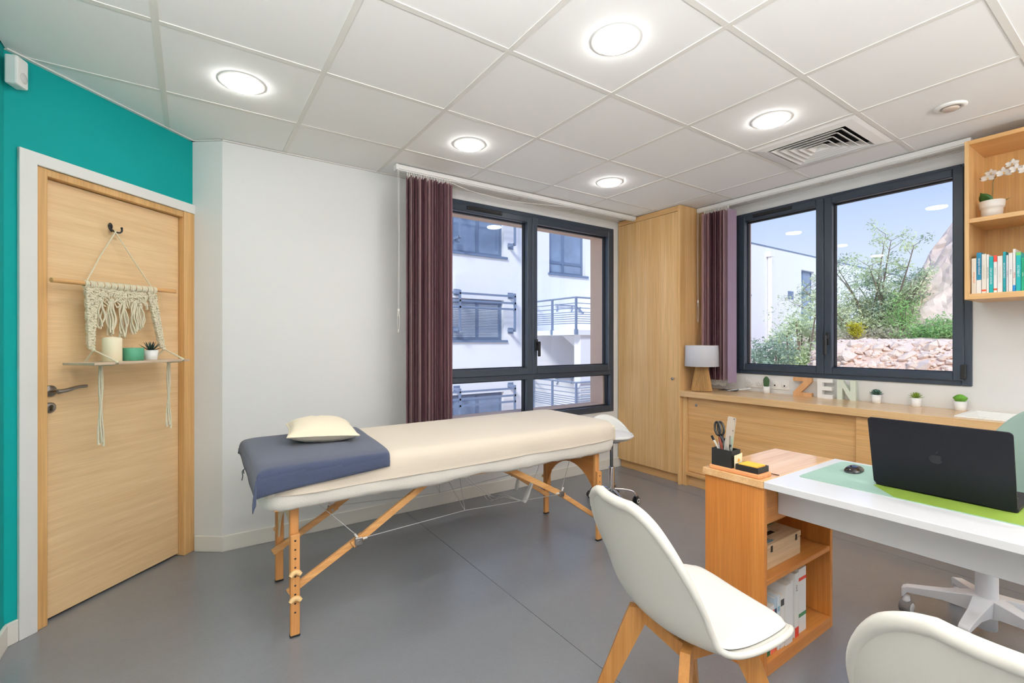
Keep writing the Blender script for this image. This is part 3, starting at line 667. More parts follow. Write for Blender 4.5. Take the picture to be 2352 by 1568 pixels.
for k in range(110):
    tt_ = random.uniform(0.335, 0.585); g.ball(T(tt_, 0.05, 1.51-random.random()*0.035), 0.0055, 6, (1.2, 0.8, 0.8))
part('openwork_panel', g, M_rope, mc)
for tt_, z0, z1, n in ((0.566, 1.452, 1.325, 6), (0.516, 1.456, 1.292, 9), (0.458, 1.452, 1.280, 7), (0.400, 1.455, 1.300, 9), (0.368, 1.445, 1.322, 6)):
    g = G(); g.ball(T(tt_, 0.05, z0), 0.010, 8, (1, 0.8, 0.9))
    for i in range(n):
        a = 2*math.pi*i/n; ph = random.uniform(0, 6.28); zz = z1+random.uniform(-0.012, 0.02)
        g.tube([T(tt_+(0.004+0.016*math.sin(u*3.0)*1.0)*math.cos(a)+0.005*math.sin(u*8+ph), 0.05+(0.003+0.010*u)*math.sin(a), lerp(z0-0.004, zz, u)) for u in [k/10 for k in range(11)]], [0.0036]*9+[0.0042, 0.005], 5)
    part('tassel', g, M_rope, mc)
BZ0, BZ1 = 1.148, 1.160
g = G(); g.box((-0.709, -0.20, BZ0), (-0.215, -0.022, BZ1), 0.0015); part('shelf_board', g, M_board, mc)
for tb, tn in ((0.606, 0.612), (0.243, 0.262)):
    kn = T(tb, 0.06, 1.215); g = G(); g.ball(kn, 0.010, 10, (1, 0.9, 1.1)); 
    for off in (0.196, 0.026):
        for d in (-0.003, 0.003):
            g.tube([kn, T(tn+d, off, BZ1+0.004), T(tn+d, off+(0.008 if off > 0.1 else -0.006), BZ0+0.006), T(tn+d, lerp(off, 0.11, 0.25), BZ0-0.003), T(tn+d, 0.11, BZ0-0.005)], 0.0034, 6)
    g.ball(T(tn, 0.200, BZ1), 0.0075, 8); part('support_cords', g, M_rope, mc)
    g = G(); zb = 0.775 if tb > 0.5 else 0.797
    for i in range(5):
        ph = i*1.3; g.tube([T(tn+0.0045*math.cos(i*1.26)*(1+0.9*u)+0.004*math.sin(u*9+ph), 0.11+0.0045*math.sin(i*1.26)+0.002*math.sin(u*7+ph), lerp(BZ0-0.003, zb+0.012*math.sin(i*2.2), u)) for u in [k/24 for k in range(25)]], [0.0036]*22+[0.0042, 0.005, 0.0055], 5)
    part('long_tassel', g, M_rope, mc)
# things on the board
def at_board(t, off): return dw(t, off, BZ1)
M_cream = mat('cream wax', rgb(244, 232, 200), 0.45, spec=0.3); M_greenwax = mat('sea green wax', rgb(86, 158, 126), 0.45, spec=0.3)
c = at_board(0.552, 0.10); cd_ = thing('pillar_candle', 'tall cream pillar candle on the macrame board', 'candle', c)
g = G(); g.lathe([(0.0, 0), (0.037, 0), (0.0385, 0.002), (0.0385, 0.108), (0.036, 0.113), (0.02, 0.1165), (0.0, 0.119)], c, 32); part('wax_body', g, M_cream, cd_)
g = G(); g.cyl(Vector(c)+Vector((0, 0, 0.117)), Vector(c)+Vector((0.001, 0, 0.125)), 0.0012, n=6); part('wick', g, M_cream, cd_)
c = at_board(0.449, 0.10); cd_ = thing('pillar_candle', 'short sea-green candle on the macrame board', 'candle', c)
g = G(); g.lathe([(0.0, 0), (0.043, 0), (0.0445, 0.002), (0.0445, 0.060), (0.042, 0.063), (0.02, 0.0625), (0.0, 0.0625)], c, 32); part('wax_body', g, M_greenwax, cd_)
g = G(); g.cyl(Vector(c)+Vector((0, 0, 0.062)), Vector(c)+Vector((0.001, 0, 0.071)), 0.0012, n=6); part('wick', g, M_cream, cd_)
M_pot = mat('white ceramic pot', rgb(238, 237, 234), 0.35); M_soilpot = mat('dark potting soil', rgb(60, 48, 40), 0.95)
def leaf_blade(g, base, tip, w, thick, up=Vector((0,0,1)), n=7, prof=None):
    """fleshy pointed leaf as a tapered flattened tube"""
    b, t = Vector(base), Vector(tip); d = (t-b); L = d.length; dn = d.normalized(); sd = dn.cross(up); sd = sd.normalized() if sd.length > 1e-4 else dn.orthogonal().normalized(); nn = sd.cross(dn)
    vs = []; m = 6
    for k in range(n+1):
        u = k/n; ww = w*(prof(u) if prof else (0.55+0.9*u*(1-u)*1.6)*(1-u)**0.55+0.0); ww = max(ww, 0.0003); p = b+d*u+nn*(-0.10*L*math.sin(u*math.pi))*0.0
        for i in range(m):
            a = 2*math.pi*i/m; vs.append(p+sd*(ww*math.cos(a))+nn*(thick*ww/w*math.sin(a)))
    fs = [(k*m+i, k*m+(i+1) % m, (k+1)*m+(i+1) % m, (k+1)*m+i) for k in range(n) for i in range(m)]
    g.add(vs, fs, True)
def pot(parent, c, r0, r1, h, m):
    g = G(); g.lathe([(0.0, 0), (r0, 0), (r0+0.001, 0.001), (r1, h), (r1-0.003, h), (r1-0.004, h-0.006), (0.0, h-0.006)], c, 28); po = part('pot', g, m, parent)
    q = G(); q.lathe([(0.0, h-0.006), (r1-0.004, h-0.006), (r1-0.005, h-0.004), (0.0, h-0.003)], c, 20); part('soil', q, M_soilpot, parent)
c = at_board(0.354, 0.10); sp = thing('potted_aloe', 'small dark spiky aloe in a white pot on the macrame board', 'potted plant', c); pot(sp, c, 0.026, 0.032, 0.050, M_pot)
L_aloe = mat('dark aloe leaf', rgb(32, 58, 50), 0.5, spec=0.4); rnd = random.Random(4)
for k in range(16):
    a = k*2.4; el = math.radians(20+62*(k/15)); L = lerp(0.060, 0.048, k/15); b = Vector(c)+Vector((0.006*math.cos(a), 0.006*math.sin(a), 0.048)); t_ = b+Vector((math.cos(a)*math.cos(el), math.sin(a)*math.cos(el), math.sin(el)))*L
    g = G(); leaf_blade(g, b, t_, 0.0068, 0.003); part('leaf', g, L_aloe, sp)
# ================================================================== ceiling fittings
M_emit = mat('lit lamp diffuser', (1, 1, 1, 1), 0.5, emit=((*LAMP_COLOR, 1), LAMP_STRENGTH))
lab = ['round recessed ceiling light nearest the teal wall', 'round recessed ceiling light above the massage table in front of the blind', 'round recessed ceiling light nearest the wardrobe', 'round recessed ceiling light largest and nearest the top edge', 'round recessed ceiling light beside the square air diffuser']
for k, (x, y) in enumerate(LIGHTS):
    t = thing('ceiling_light', lab[k] if k < 5 else ['round recessed ceiling light above the frame nearest the left wall', 'round recessed ceiling light overhead by the camera at the left', 'round recessed ceiling light overhead by the camera in the middle', 'round recessed ceiling light above the desk outside the photo'][k-5], 'ceiling light', (x, y, H-0.012), group='recessed ceiling lights')
    g = G(); g.lathe([(0.0748, H+0.004), (0.0752, H-0.0045), (0.080, H-0.005), (0.096, H-0.0005), (0.096, H+0.004)], (x, y, 0), 40, False, cap0=False, cap1=False); part('trim_ring', g, M_white, t)
    g = G(); g.lathe([(0.0742, H-0.004), (0.0725, H-0.0125), (0.0, H-0.0165)], (x, y, 0), 22, cap0=False); part('diffuser', g, M_emit, t)
# square air diffuser
ax0, ax1, ay0, ay1 = GX0+0.6*5+0.013, GX0+0.6*6-0.013, GY0-0.6*3+0.013, GY0-0.6*3+0.6-0.013
ad = thing('air_diffuser', 'square white air diffuser with nested louvres in the ceiling', 'air vent', ((ax0+ax1)/2, (ay0+ay1)/2, H-0.015)); cx_, cy_ = (ax0+ax1)/2, (ay0+ay1)/2
def sq_ring(g, r0, z0, r1, z1, th=0.002):
    a = [(-r0, -r0, z0), (r0, -r0, z0), (r0, r0, z0), (-r0, r0, z0), (-r1, -r1, z1), (r1, -r1, z1), (r1, r1, z1), (-r1, r1, z1)]; vs = [(cx_+p[0], cy_+p[1], p[2]) for p in a]; vs += [(v[0], v[1], v[2]+th) for v in vs]
    fs = [];
    for i in range(4): j = (i+1) % 4; fs += [(i, j, 4+j, 4+i), (8+i, 12+i, 12+j, 8+j), (i, 8+i, 8+j, j), (4+i, 4+j, 12+j, 12+i)]
    g.add(vs, fs)
M_vent = mat('white vent metal', rgb(236, 235, 232), 0.45); M_void = mat('dark duct void', rgb(24, 22, 20), 0.9)
g = G(); sq_ring(g, 0.286, H+0.002, 0.262, H-0.006); sq_ring(g, 0.262, H-0.006, 0.215, H-0.014, 0.003); sq_ring(g, 0.215, H-0.014, 0.210, H+0.012); part('frame', g, M_vent, ad)
g = G(); g.box((cx_-0.285, cy_-0.285, H+0.024), (cx_+0.285, cy_+0.285, H+0.028)); part('duct', g, M_void, ad)
for k, r in enumerate((0.192, 0.155, 0.118, 0.081, 0.046)):
    g = G(); sq_ring(g, r, H-0.016, r-0.036, H+0.016, 0.0018); sq_ring(g, r, H-0.016, r+0.004, H-0.0155, 0.0018); part('louvre', g, M_vent, ad)
# round air valve
av = thing('air_valve', 'round white extract valve in the ceiling near the wall shelf', 'air vent', (3.21, 0.712, H-0.02))
g = G(); g.lathe([(0.065, H+0.004), (0.065, H-0.002), (0.055, H-0.008), (0.044, H-0.008), (0.042, H+0.004)], (3.21, 0.712, 0), 36, cap0=False, cap1=False); part('rim', g, M_white, av)
g = G(); g.lathe([(0.0, H-0.016), (0.028, H-0.016), (0.036, H-0.010), (0.030, H-0.002), (0.0, H-0.002)], (3.21, 0.712, 0), 30); part('cone', g, mat('beige valve cone', rgb(196, 180, 166), 0.6), av)
# ================================================================== wardrobe in the corner
wx = 3.535
wd = thing('wardrobe', 'tall oak corner wardrobe between the two windows', 'wardrobe', (3.77, 2.92, 0))
g = G(); g.box((wx-0.006, 2.553, 0), (XR-0.002, 2.577, H-0.002), 0.001); part('side_panel', g, M_oak_v, wd)
g = G(); g.box((wx+0.002, 2.579, 2.408), (wx+0.022, YB-0.012, H-0.002), 0.001); part('top_fascia', g, M_oak_h, wd)
g = G(); g.box((wx+0.040, 2.578, 0), (wx+0.058, YB-0.014, 0.080)); part('plinth', g, M_oak_h, wd)
g = G(); g.box((wx+0.024, 2.578, 0.08), (XR-0.01, YB-0.016, 0.098)); g.box((wx+0.024, 2.578, 2.39), (XR-0.01, YB-0.016, 2.407)); g.box((XR-0.02, 2.578, 0.098), (XR-0.01, YB-0.016, 2.39)); g.box((wx+0.024, YB-0.034, 0.098), (XR-0.01, YB-0.016, 2.39)); part('carcass', g, M_oak_v, wd)
g = G(); g.box((wx, 2.580, 0.082), (wx+0.020, YB-0.012, 2.404), 0.0015); wdd = part('door', g, M_oak_v, wd)
g = G(); g.lathe([(0.005, 0), (0.005, 0.012), (0.011, 0.016), (0.012, 0.024), (0.0, 0.026)], (wx, 2.622, 0.925), 16, M=Matrix.Rotation(math.radians(-90), 4, 'Y')); part('knob', g, M_steel, wdd)
# ================================================================== low cabinet and worktop
cb = thing('low_cabinet', 'long low oak cabinet with sliding doors under the worktop', 'cabinet', (3.78, 0.8, 0)); yR = -2.3
g = G(); g.box((3.556, 2.508, 0), (XR-0.003, 2.549, 0.774), 0.001); part('side_panel', g, M_oak_v, cb)
g = G(); g.box((3.556, yR, 0), (XR-0.003, yR+0.022, 0.774), 0.001); part('side_panel', g, M_oak_v, cb)
g = G(); g.box((3.590, yR+0.022, 0.0), (3.606, 2.508, 0.098)); part('plinth', g, M_oak_h, cb)
g = G(); g.box((3.540, yR+0.022, 0.098), (XR-0.004, 2.508, 0.122), 0.001); part('bottom_panel', g, M_oak_h, cb)
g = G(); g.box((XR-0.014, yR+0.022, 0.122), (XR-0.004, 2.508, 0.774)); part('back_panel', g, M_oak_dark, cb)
g = G(); g.box((3.578, 1.20, 0.126), (3.596, 2.506, 0.770), 0.001); d1 = part('sliding_door', g, M_oak_h, cb)
g = G(); g.lathe([(0.0, 0), (0.0125, 0), (0.0125, 0.003), (0.009, 0.005), (0.0, 0.005)], (3.578, 2.427, 0.708), 20, M=Matrix.Rotation(math.radians(-90), 4, 'Y')); g.box((3.571, 2.425, 0.704), (3.5745, 2.4295, 0.712)); part('lock', g, M_steel, d1)
g = G(); g.box((3.556, 0.0, 0.126), (3.574, 1.247, 0.770), 0.001); part('sliding_door', g, M_oak_h, cb)
g = G(); g.box((3.578, yR+0.024, 0.126), (3.596, 0.04, 0.770), 0.001); part('sliding_door', g, M_oak_h, cb)
wt = thing('worktop', 'long oak worktop running below the wide window', 'worktop', (3.76, 0.65, 0.776)); ZC = 0.826
sx0, sx1, sy0, sy1 = 3.605, 3.965, 0.36, 0.770
g = G(); g.box((3.520, sy1, 0.776), (XR-0.002, 2.551, ZC), 0.0015); g.box((3.520, yR, 0.776), (XR-0.002, sy0, ZC), 0.0015); g.box((3.520, sy0-0.0005, 0.776), (sx0, sy1+0.0005, ZC), 0.0); g.box((sx1, sy0-0.0005, 0.776), (XR-0.002, sy1+0.0005, ZC), 0.0)
part('slab', g, M_worktop, wt)
sk = thing('sink', 'white rectangular inset sink at the right end of the worktop', 'sink', (3.785, 0.565, ZC))
M_cer = mat('white ceramic sink', rgb(238, 238, 234), 0.2)
g = G(); 
def rect_loop(x0, x1, y0, y1, z): return [(x0, y0, z), (x1, y0, z), (x1, y1, z), (x0, y1, z)]
loops = [rect_loop(sx0-0.012, sx1+0.012, sy0-0.012, sy1+0.012, ZC+0.0005), rect_loop(sx0-0.012, sx1+0.012, sy0-0.012, sy1+0.012, ZC+0.006), rect_loop(sx0-0.009, sx1+0.009, sy0-0.009, sy1+0.009, ZC+0.008), rect_loop(sx0+0.012, sx1-0.012, sy0+0.012, sy1-0.012, ZC+0.008), rect_loop(sx0+0.016, sx1-0.016, sy0+0.016, sy1-0.016, ZC+0.004), rect_loop(sx0+0.05, sx1-0.04, sy0+0.05, sy1-0.05, ZC-0.14)]
vs_ = [p for lp in loops for p in lp]; fs_ = []
for k in range(len(loops)-1):
    for i in range(4): j = (i+1) % 4; fs_.append((k*4+i, k*4+j, k*4+4+j, k*4+4+i))
fs_.append((20, 21, 22, 23)); g.add(vs_, fs_); part('basin', g, M_cer, sk)
g = G(); g.lathe([(0.0, 0.001), (0.022, 0.001), (0.022, 0.003), (0.0, 0.003)], (3.79, 0.565, ZC-0.14), 20); part('drain', g, M_chrome, sk)
# ================================================================== wall shelf
ws = thing('wall_shelf', 'open oak wall shelf at the right edge beside the window', 'shelf', (3.83, 0.25, 1.494)); fx = 3.655; yq = -0.40
g = G(); g.box((fx, 0.732, 1.494), (XR-0.001, 0.751, 2.398), 0.001); part('side_panel', g, M_oak_v, ws)
g = G(); g.box((fx, yq, 1.494), (XR-0.001, yq+0.019, 2.398), 0.001); part('side_panel', g, M_oak_v, ws)
g = G(); g.box((fx+0.0005, yq+0.019, 2.376), (XR-0.001, 0.732, 2.3978), 0.001); part('top_panel', g, M_oak_h, ws)
g = G(); g.box((fx+0.0005, yq+0.019, 1.4942), (XR-0.001, 0.732, 1.526), 0.001); part('bottom_panel', g, M_oak_h, ws)
g = G(); g.box((fx+0.008, yq+0.019, 1.930), (XR-0.012, 0.732, 1.955), 0.001); part('shelf', g, M_oak_h, ws)
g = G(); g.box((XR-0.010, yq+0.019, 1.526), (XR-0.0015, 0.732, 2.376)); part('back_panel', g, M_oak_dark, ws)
# ================================================================== vertical blinds
M_slat = [mat('plum blind fabric', rgb(128, 88, 104), 0.8, noise=(400, 0.08, (1,1,0.05))), mat('mauve blind fabric', rgb(152, 112, 126), 0.8, noise=(400, 0.08, (1,1,0.05))), mat('grey mauve blind fabric', rgb(168, 146, 150), 0.8, noise=(400, 0.08, (1,1,0.05)))]
def slat_fab(name, c, t=0.28):
    m = bpy.data.materials.new(name); m.use_nodes = True; n = m.node_tree.nodes; l = m.node_tree.links; p = n['Principled BSDF']; p.inputs['Base Color'].default_value = c; p.inputs['Roughness'].default_value = 0.8
    tl = n.new('ShaderNodeBsdfTranslucent'); tl.inputs[0].default_value = c; ms = n.new('ShaderNodeMixShader'); ms.inputs[0].default_value = t
    l.new(p.outputs[0], ms.inputs[1]); l.new(tl.outputs[0], ms.inputs[2]); l.new(ms.outputs[0], n['Material Output'].inputs[0]); return m
M_fabd = slat_fab('dark plum strip', rgb(160, 122, 134), 0.4); M_fabl = slat_fab('pale mauve strip', rgb(234, 210, 212), 0.45); M_fabg = slat_fab('mauve strip greyed by daylight', rgb(206, 180, 182), 0.45); M_fab = slat_fab('plum translucent blind fabric', rgb(206, 172, 178), 0.45); M_clear = mat('clear plastic', rgb(225, 222, 215), 0.2, spec=0.5); M_bead = mat('white bead chain', rgb(232, 230, 224), 0.35)  # grey of the first slats paints in light passing through the fabric
# left blind on the back wall
vb = thing('vertical_blind', 'plum vertical blind drawn to the left of the tall window', 'blind', (1.4, 3.08, 0.28)); ry = 3.062
g = G(); g.box((1.140, ry-0.024, H-0.034), (3.522, ry+0.024, H-0.003), 0.004, 2); g.box((1.140, ry-0.014, H-0.040), (3.522, ry-0.008, H-0.030)); g.box((1.140, ry+0.008, H-0.040), (3.522, ry+0.014, H-0.030)); part('head_rail', g, M_white, vb)
g = G(); g.box((1.133, ry-0.027, H-0.042), (1.152, ry+0.027, H-0.002), 0.003); part('rail_end_cap', g, M_white, vb)
g = G(); g.tube(spline([(1.56, ry+0.004, H-0.045), (1.75, ry+0.01, H-0.075), (2.1, ry+0.01, H-0.085), (2.5, ry+0.006, H-0.055), (2.7, ry, H-0.042)], 6), 0.0025, 5); part('draw_cord', g, M_bead, vb)
nS = 27; sl_mesh = None
for k in range(nS):
    x = lerp(1.222, 1.545, k/(nS-1)); w = 0.063
    if sl_mesh is None:
        g = G(); g.grid(lambda u, v: ((u-0.5)*2*w, 0.004*math.sin(math.pi*u), 0.30+v*(H-0.075-0.30)), 7, 3); g.grid(lambda u, v: ((1-u-0.5)*2*w, 0.004*math.sin(math.pi*(1-u))-0.0007, 0.30+v*(H-0.075-0.30)), 7, 3); sl_mesh = g.mesh('slat', M_fabg)
    if k == 9: sl_mesh = sl_mesh.copy(); sl_mesh.materials.clear(); sl_mesh.materials.append(M_fab)
    if k % 9 == 0: slv = [sl_mesh]+[sl_mesh.copy() for _ in range(2)]; slv[1].materials.clear(); slv[1].materials.append(M_fabd); slv[2].materials.clear(); slv[2].materials.append(M_fabl)
    o = share('slat', slv[random.randrange(3)], vb, (x-1.4, ry-3.08+random.uniform(-0.012, 0.012), -0.28), (0, 0, math.radians(79+random.uniform(-8, 8))))
    g = G(); g.box((x-0.003, ry-0.012, H-0.078), (x+0.003, ry+0.012, H-0.036), 0.001); part('hanger', g, M_clear, vb)
g = G()
for xs_ in (1.143, 1.150):
    for k in range(150): g.ball((xs_+0.004*math.sin(k*0.02), ry-0.030, H-0.045-k*0.0066), 0.0024, 5)
part('bead_chain', g, M_bead, vb)
g = G(); g.tube([(1.147+0.008*math.cos(a), ry-0.03, 1.40+0.07*math.sin(a)) for a in [2*math.pi*i/24 for i in range(24)]], 0.0016, 5, closed=True); g.box((1.140, ry-0.034, 1.455), (1.156, ry-0.026, 1.475), 0.003); g.box((1.143, ry-0.034, 1.315), (1.151, ry-0.026, 1.335), 0.003); part('pull_cord', g, M_clear, vb)
# right blind on the counter wall
vb2 = thing('vertical_blind', 'mauve vertical blind drawn beside the wardrobe above the worktop', 'blind', (3.79, 2.35, 0.90)); rx = 3.788
g = G(); g.box((rx-0.024, 0.745, H-0.034), (rx+0.024, 2.551, H-0.003), 0.004, 2); g.box((rx-0.014, 0.745, H-0.040), (rx-0.008, 2.551, H-0.030)); g.box((rx+0.008, 0.745, H-0.040), (rx+0.014, 2.551, H-0.030)); part('head_rail', g, M_white, vb2)
g = G(); w = 0.063; zb = 0.925
g.grid(lambda u, v: ((u-0.5)*2*w, 0.004*math.sin(math.pi*u), zb+v*(H-0.075-zb)), 7, 3); g.grid(lambda u, v: ((1-u-0.5)*2*w, 0.004*math.sin(math.pi*(1-u))-0.0007, zb+v*(H-0.075-zb)), 7, 3); sl2 = g.mesh('slat', M_fab)
sl2v = [sl2]
for mm_ in (slat_fab('dark plum blind strip', rgb(150, 110, 122), 0.4), slat_fab('pale mauve blind strip', rgb(232, 206, 208), 0.45)): q_ = sl2.copy(); q_.materials.clear(); q_.materials.append(mm_); sl2v.append(q_)
M_fab2 = slat_fab('lilac end slat fabric', rgb(190, 168, 188), 0.3)
for k in range(20):
    y = lerp(2.482, 2.262, k/19); ang = math.radians(8+random.uniform(-8, 8))
    if k == 19:
        g = G(); g.grid(lambda u, v: ((u-0.5)*2*w, 0.004*math.sin(math.pi*u), 0.905+v*(H-0.075-0.905)), 7, 3); g.grid(lambda u, v: ((1-u-0.5)*2*w, 0.004*math.sin(math.pi*(1-u))-0.0007, 0.905+v*(H-0.075-0.905)), 7, 3)
        o = share('slat', g.mesh('slat', M_fab2), vb2, (0, 2.228-2.35, -0.90), (0, 0, math.radians(-2))); o['label'] = 'lilac end slat turned to the room'
    else: share('slat', sl2v[random.randrange(3)], vb2, (random.uniform(-0.012, 0.012), y-2.35, -0.90), (0, 0, ang))
    g = G(); g.box((rx-0.012, y-0.003, H-0.078), (rx+0.012, y+0.003, H-0.036), 0.001); part('hanger', g, M_clear, vb2)
g = G()
for k in range(20):
    y = lerp(2.482, 2.262, k/19)
    for s in (-1, 1):
        for q in range(7):
            a = math.pi*q/6; g.ball((rx+s*0.058, y-0.006+0.011*math.cos(a), 0.914-0.03*math.sin(a)+0.006*math.sin(k)), 0.0026, 5)
part('bottom_chain', g, M_bead, vb2)
g = G()
for ys_ in (2.535, 2.527):
    for k in range(128): g.ball((rx-0.030, ys_+0.004*math.sin(k*0.025), H-0.045-k*0.0066), 0.0024, 5)
part('bead_chain', g, M_bead, vb2)
g = G(); g.tube([(rx-0.03, 2.531+0.008*math.cos(a), 1.52+0.09*math.sin(a)) for a in [2*math.pi*i/24 for i in range(24)]], 0.0016, 5, closed=True); g.box((rx-0.034, 2.523, 1.60), (rx-0.026, 2.539, 1.625), 0.003); part('pull_cord', g, M_clear, vb2)

# ================================================================== unseen fill uplighters added behind the camera to brighten the room
M_fill = mat('added fill light disc', (1, 1, 1, 1), 0.5, emit=((1.0, 0.995, 0.99, 1), 480.0))
for lb, ux, uy in (('added steel fill uplighter behind the camera by the left wall', -0.40, -0.22), ('added steel fill uplighter just behind the camera', 0.42, -0.55), ('added steel fill uplighter behind the camera in the middle', 1.7, -2.1), ('added steel fill uplighter behind the camera by the counter', 3.1, -1.75)):
    t = thing('fill_uplighter', lb, 'added fill lamp', (ux, uy, 0), group='added fill uplighters'); g = G(); g.lathe([(0.0, 0), (0.14, 0), (0.14, 0.015), (0.02, 0.025), (0.0, 0.025)], (ux, uy, 0), 32); part('base', g, M_steel, t)
    g = G(); g.cyl((ux, uy, 0.02), (ux, uy, 1.66), 0.012, n=12); part('pole', g, M_steel, t)
    g = G(); g.lathe([(0.02, 1.64), (0.10, 1.67), (0.17, 1.75), (0.172, 1.75), (0.165, 1.745), (0.0, 1.69)], (ux, uy, 0), 36); part('bowl', g, M_white, t)
    g = G(); g.lathe([(0.145, 1.728), (0.0, 1.729)], (ux, uy, 0), 16, cap0=False); part('fill_light_disc', g, M_fill, t)
# ================================================================== massage table
M_beech = wood('orange beech', rgb(196, 134, 74), rgb(214, 156, 94), 'z', 2.0, 0.4)
M_beech_l = wood('pale beech brace', rgb(204, 146, 86), rgb(222, 170, 110), 'x', 2.0, 0.4)
M_ply = wood('beech plywood end panel', rgb(186, 120, 62), rgb(200, 136, 76), 'y', 1.6, 0.4)
M_plyp = mat('pale laminate end panel', rgb(216, 200, 172), 0.5)
M_rubber = mat('black rubber foot', rgb(22, 22, 22), 0.7)
M_cable = mat('thin steel cable', rgb(196, 196, 196), 0.35, metal=0.8)
M_knob = mat('pale wooden wing knob', rgb(226, 188, 130), 0.5)
M_vinyl = mat('cream table vinyl', rgb(226, 216, 196), 0.5)
mt = thing('massage_table', 'folding wooden massage table with cable braces', 'massage table', (1.24, 2.44, 0))
X0, X1, Y0, Y1, ZT_ = 0.225, 2.255, 2.075, 2.812, 0.738
def rrect(th, x0, x1, y0, y1, r):
    """point and normal on a rounded rectangle outline; every side and corner keeps a fixed share of 0..1"""
    w, h_ = x1-x0-2*r, y1-y0-2*r; s = th % 1
    for (sh, L, kind, a) in ((0.30, w, 0, 0), (0.07, 0, 1, -90), (0.06, h_, 2, 0), (0.07, 0, 3, 0), (0.30, w, 4, 0), (0.07, 0, 5, 90), (0.06, h_, 6, 0), (0.07, 0, 7, 180)):
        if s <= sh+1e-9: break
        s -= sh
    u = s/sh; s = u*L
    if kind == 0: return Vector((x0+r+s, y0, 0)), Vector((0, -1, 0))
    if kind == 2: return Vector((x1, y0+r+s, 0)), Vector((1, 0, 0))
    if kind == 4: return Vector((x1-r-s, y1, 0)), Vector((0, 1, 0))
    if kind == 6: return Vector((x0, y1-r-s, 0)), Vector((-1, 0, 0))
    c = {1: (x1-r, y0+r), 3: (x1-r, y1-r), 5: (x0+r, y1-r), 7: (x0+r, y0+r)}[kind]; a = math.radians(a)+u*math.pi/2
    n = Vector((math.cos(a), math.sin(a), 0)); return Vector((c[0], c[1], 0))+n*r, n
NT = 200
def lid(profile, x0, x1, y0, y1, r, top=True):
    """closed cover: profile = rings f(th, p)->(outward offset, z) from the middle of the top to the hem"""
    vs = []; fs = []
    for pf in profile:
        for i in range(NT):
            th = i/NT; p, n = rrect(th, x0, x1, y0, y1, r); o, z = pf(th, p)
            if o < -0.35: q = Vector((min(max(p.x, x0+0.37), x1-0.37), (y0+y1)/2, 0)); vs.append((q.x, q.y, z))
            elif o < -0.03: q, n = rrect(th, x0-o, x1+o, y0-o, y1+o, max(0.012, r+o)); vs.append((q.x, q.y, z))
            else: vs.append((p.x+n.x*o, p.y+n.y*o, z))
    for k in range(len(profile)-1):
        for i in range(NT): j = (i+1) % NT; fs.append((k*NT+i, k*NT+j, (k+1)*NT+j, (k+1)*NT+i))
    if top: fs.append(tuple(range(NT)))
    return vs, fs
g = G(); g.box((X0+0.01, Y0+0.012, 0.615), (X1-0.01, Y1-0.012, ZT_-0.012), 0.03, 3); part('mattress', g, M_vinyl, mt)
g = G(); g.box((X0+0.05, Y0+0.03, 0.565), (X1-0.05, Y0+0.055, 0.615)); g.box((X0+0.05, Y1-0.055, 0.565), (X1-0.05, Y1-0.03, 0.615)); g.box((X0+0.05, Y0+0.055, 0.565), (X0+0.075, Y1-0.055, 0.615)); g.box((X1-0.075, Y0+0.055, 0.565), (X1-0.05, Y1-0.055, 0.615)); part('frame', g, M_beech_l, mt)
def leg(x, y, zt, near):
    s = -1 if near else 1
    g = G(); g.box((x-0.018, y-0.011, 0.18), (x+0.018, y+0.011, 0.60), 0.003); part('leg_post', g, M_beech, mt)
    yo = y+s*0.0225
    g = G(); g.box((x-0.019, yo-0.0105, 0.006), (x+0.019, yo+0.0105, zt), 0.004, 2); lg = part('leg', g, M_beech, mt)
    for k in range(9):
        z = 0.105+k*0.038
        if z < zt-0.02: q = G(); q.lathe([(0.0, 0.0), (0.0042, 0.0), (0.0042, 0.0006), (0.0, 0.0006)], (x, yo+s*0.0104, z), 10, M=Matrix.Rotation(math.radians(90 if near else -90), 4, 'X')); part('adjusting_hole', q, M_black, lg)
    q = G(); q.box((x-0.020, yo-0.0115, 0.0), (x+0.020, yo+0.0115, 0.010), 0.002); part('rubber_foot', q, M_rubber, lg)
    for z in (0.165, 0.275):
        q = G(); q.tube(spline([(x-0.021, yo+s*0.020, z-0.010), (x-0.010, yo+s*0.016, z), (x, yo+s*0.015, z+0.002), (x+0.010, yo+s*0.016, z), (x+0.021, yo+s*0.020, z-0.010)], 3), [0.009]*2+[0.011]*9+[0.009]*2, 8); part('wing_knob', q, M_knob, lg)
leg(0.362, 2.192, 0.435, True); leg(0.378, 2.695, 0.40, False); leg(2.121, 2.155, 0.435, True); leg(2.137, 2.66, 0.40, False)
def arch_panel(x, ya, yb, zt, m):
    pts = [(ya, zt)]; pts += [(ya, 0.24)]
    for k in range(13): u = k/12; pts.append((lerp(ya, yb, u), 0.24+0.20*math.sin(math.pi*u)**0.55))
    pts += [(yb, 0.24), (yb, zt)]
    for k in range(1, 10): u = k/10; pts.append((lerp(yb, ya, u), zt-0.05*math.sin(math.pi*u)))
    out = []
    for p in pts:
        if not out or (abs(p[0]-out[-1][0])+abs(p[1]-out[-1][1])) > 1e-5: out.append(p)
    g = G(); g.prism(out, x-0.005, x+0.005, 'yz'); return part('end_panel', g, m, mt)
arch_panel(0.372, 2.200, 2.685, 0.575, M_plyp); arch_panel(2.130, 2.165, 2.652, 0.535, M_ply)
def bar(name, a, b, w, t, m, parent):
    a, b = Vector(a), Vector(b); d = b-a; ang = math.atan2(d.z, d.x); Mx = Matrix.Translation(a) @ Matrix.Rotation(-ang, 4, 'Y')
    g = G(); g.box((0, -t/2, -w/2), (d.length, t/2, w/2), 0.002, M=Mx); return part(name, g, m, parent)
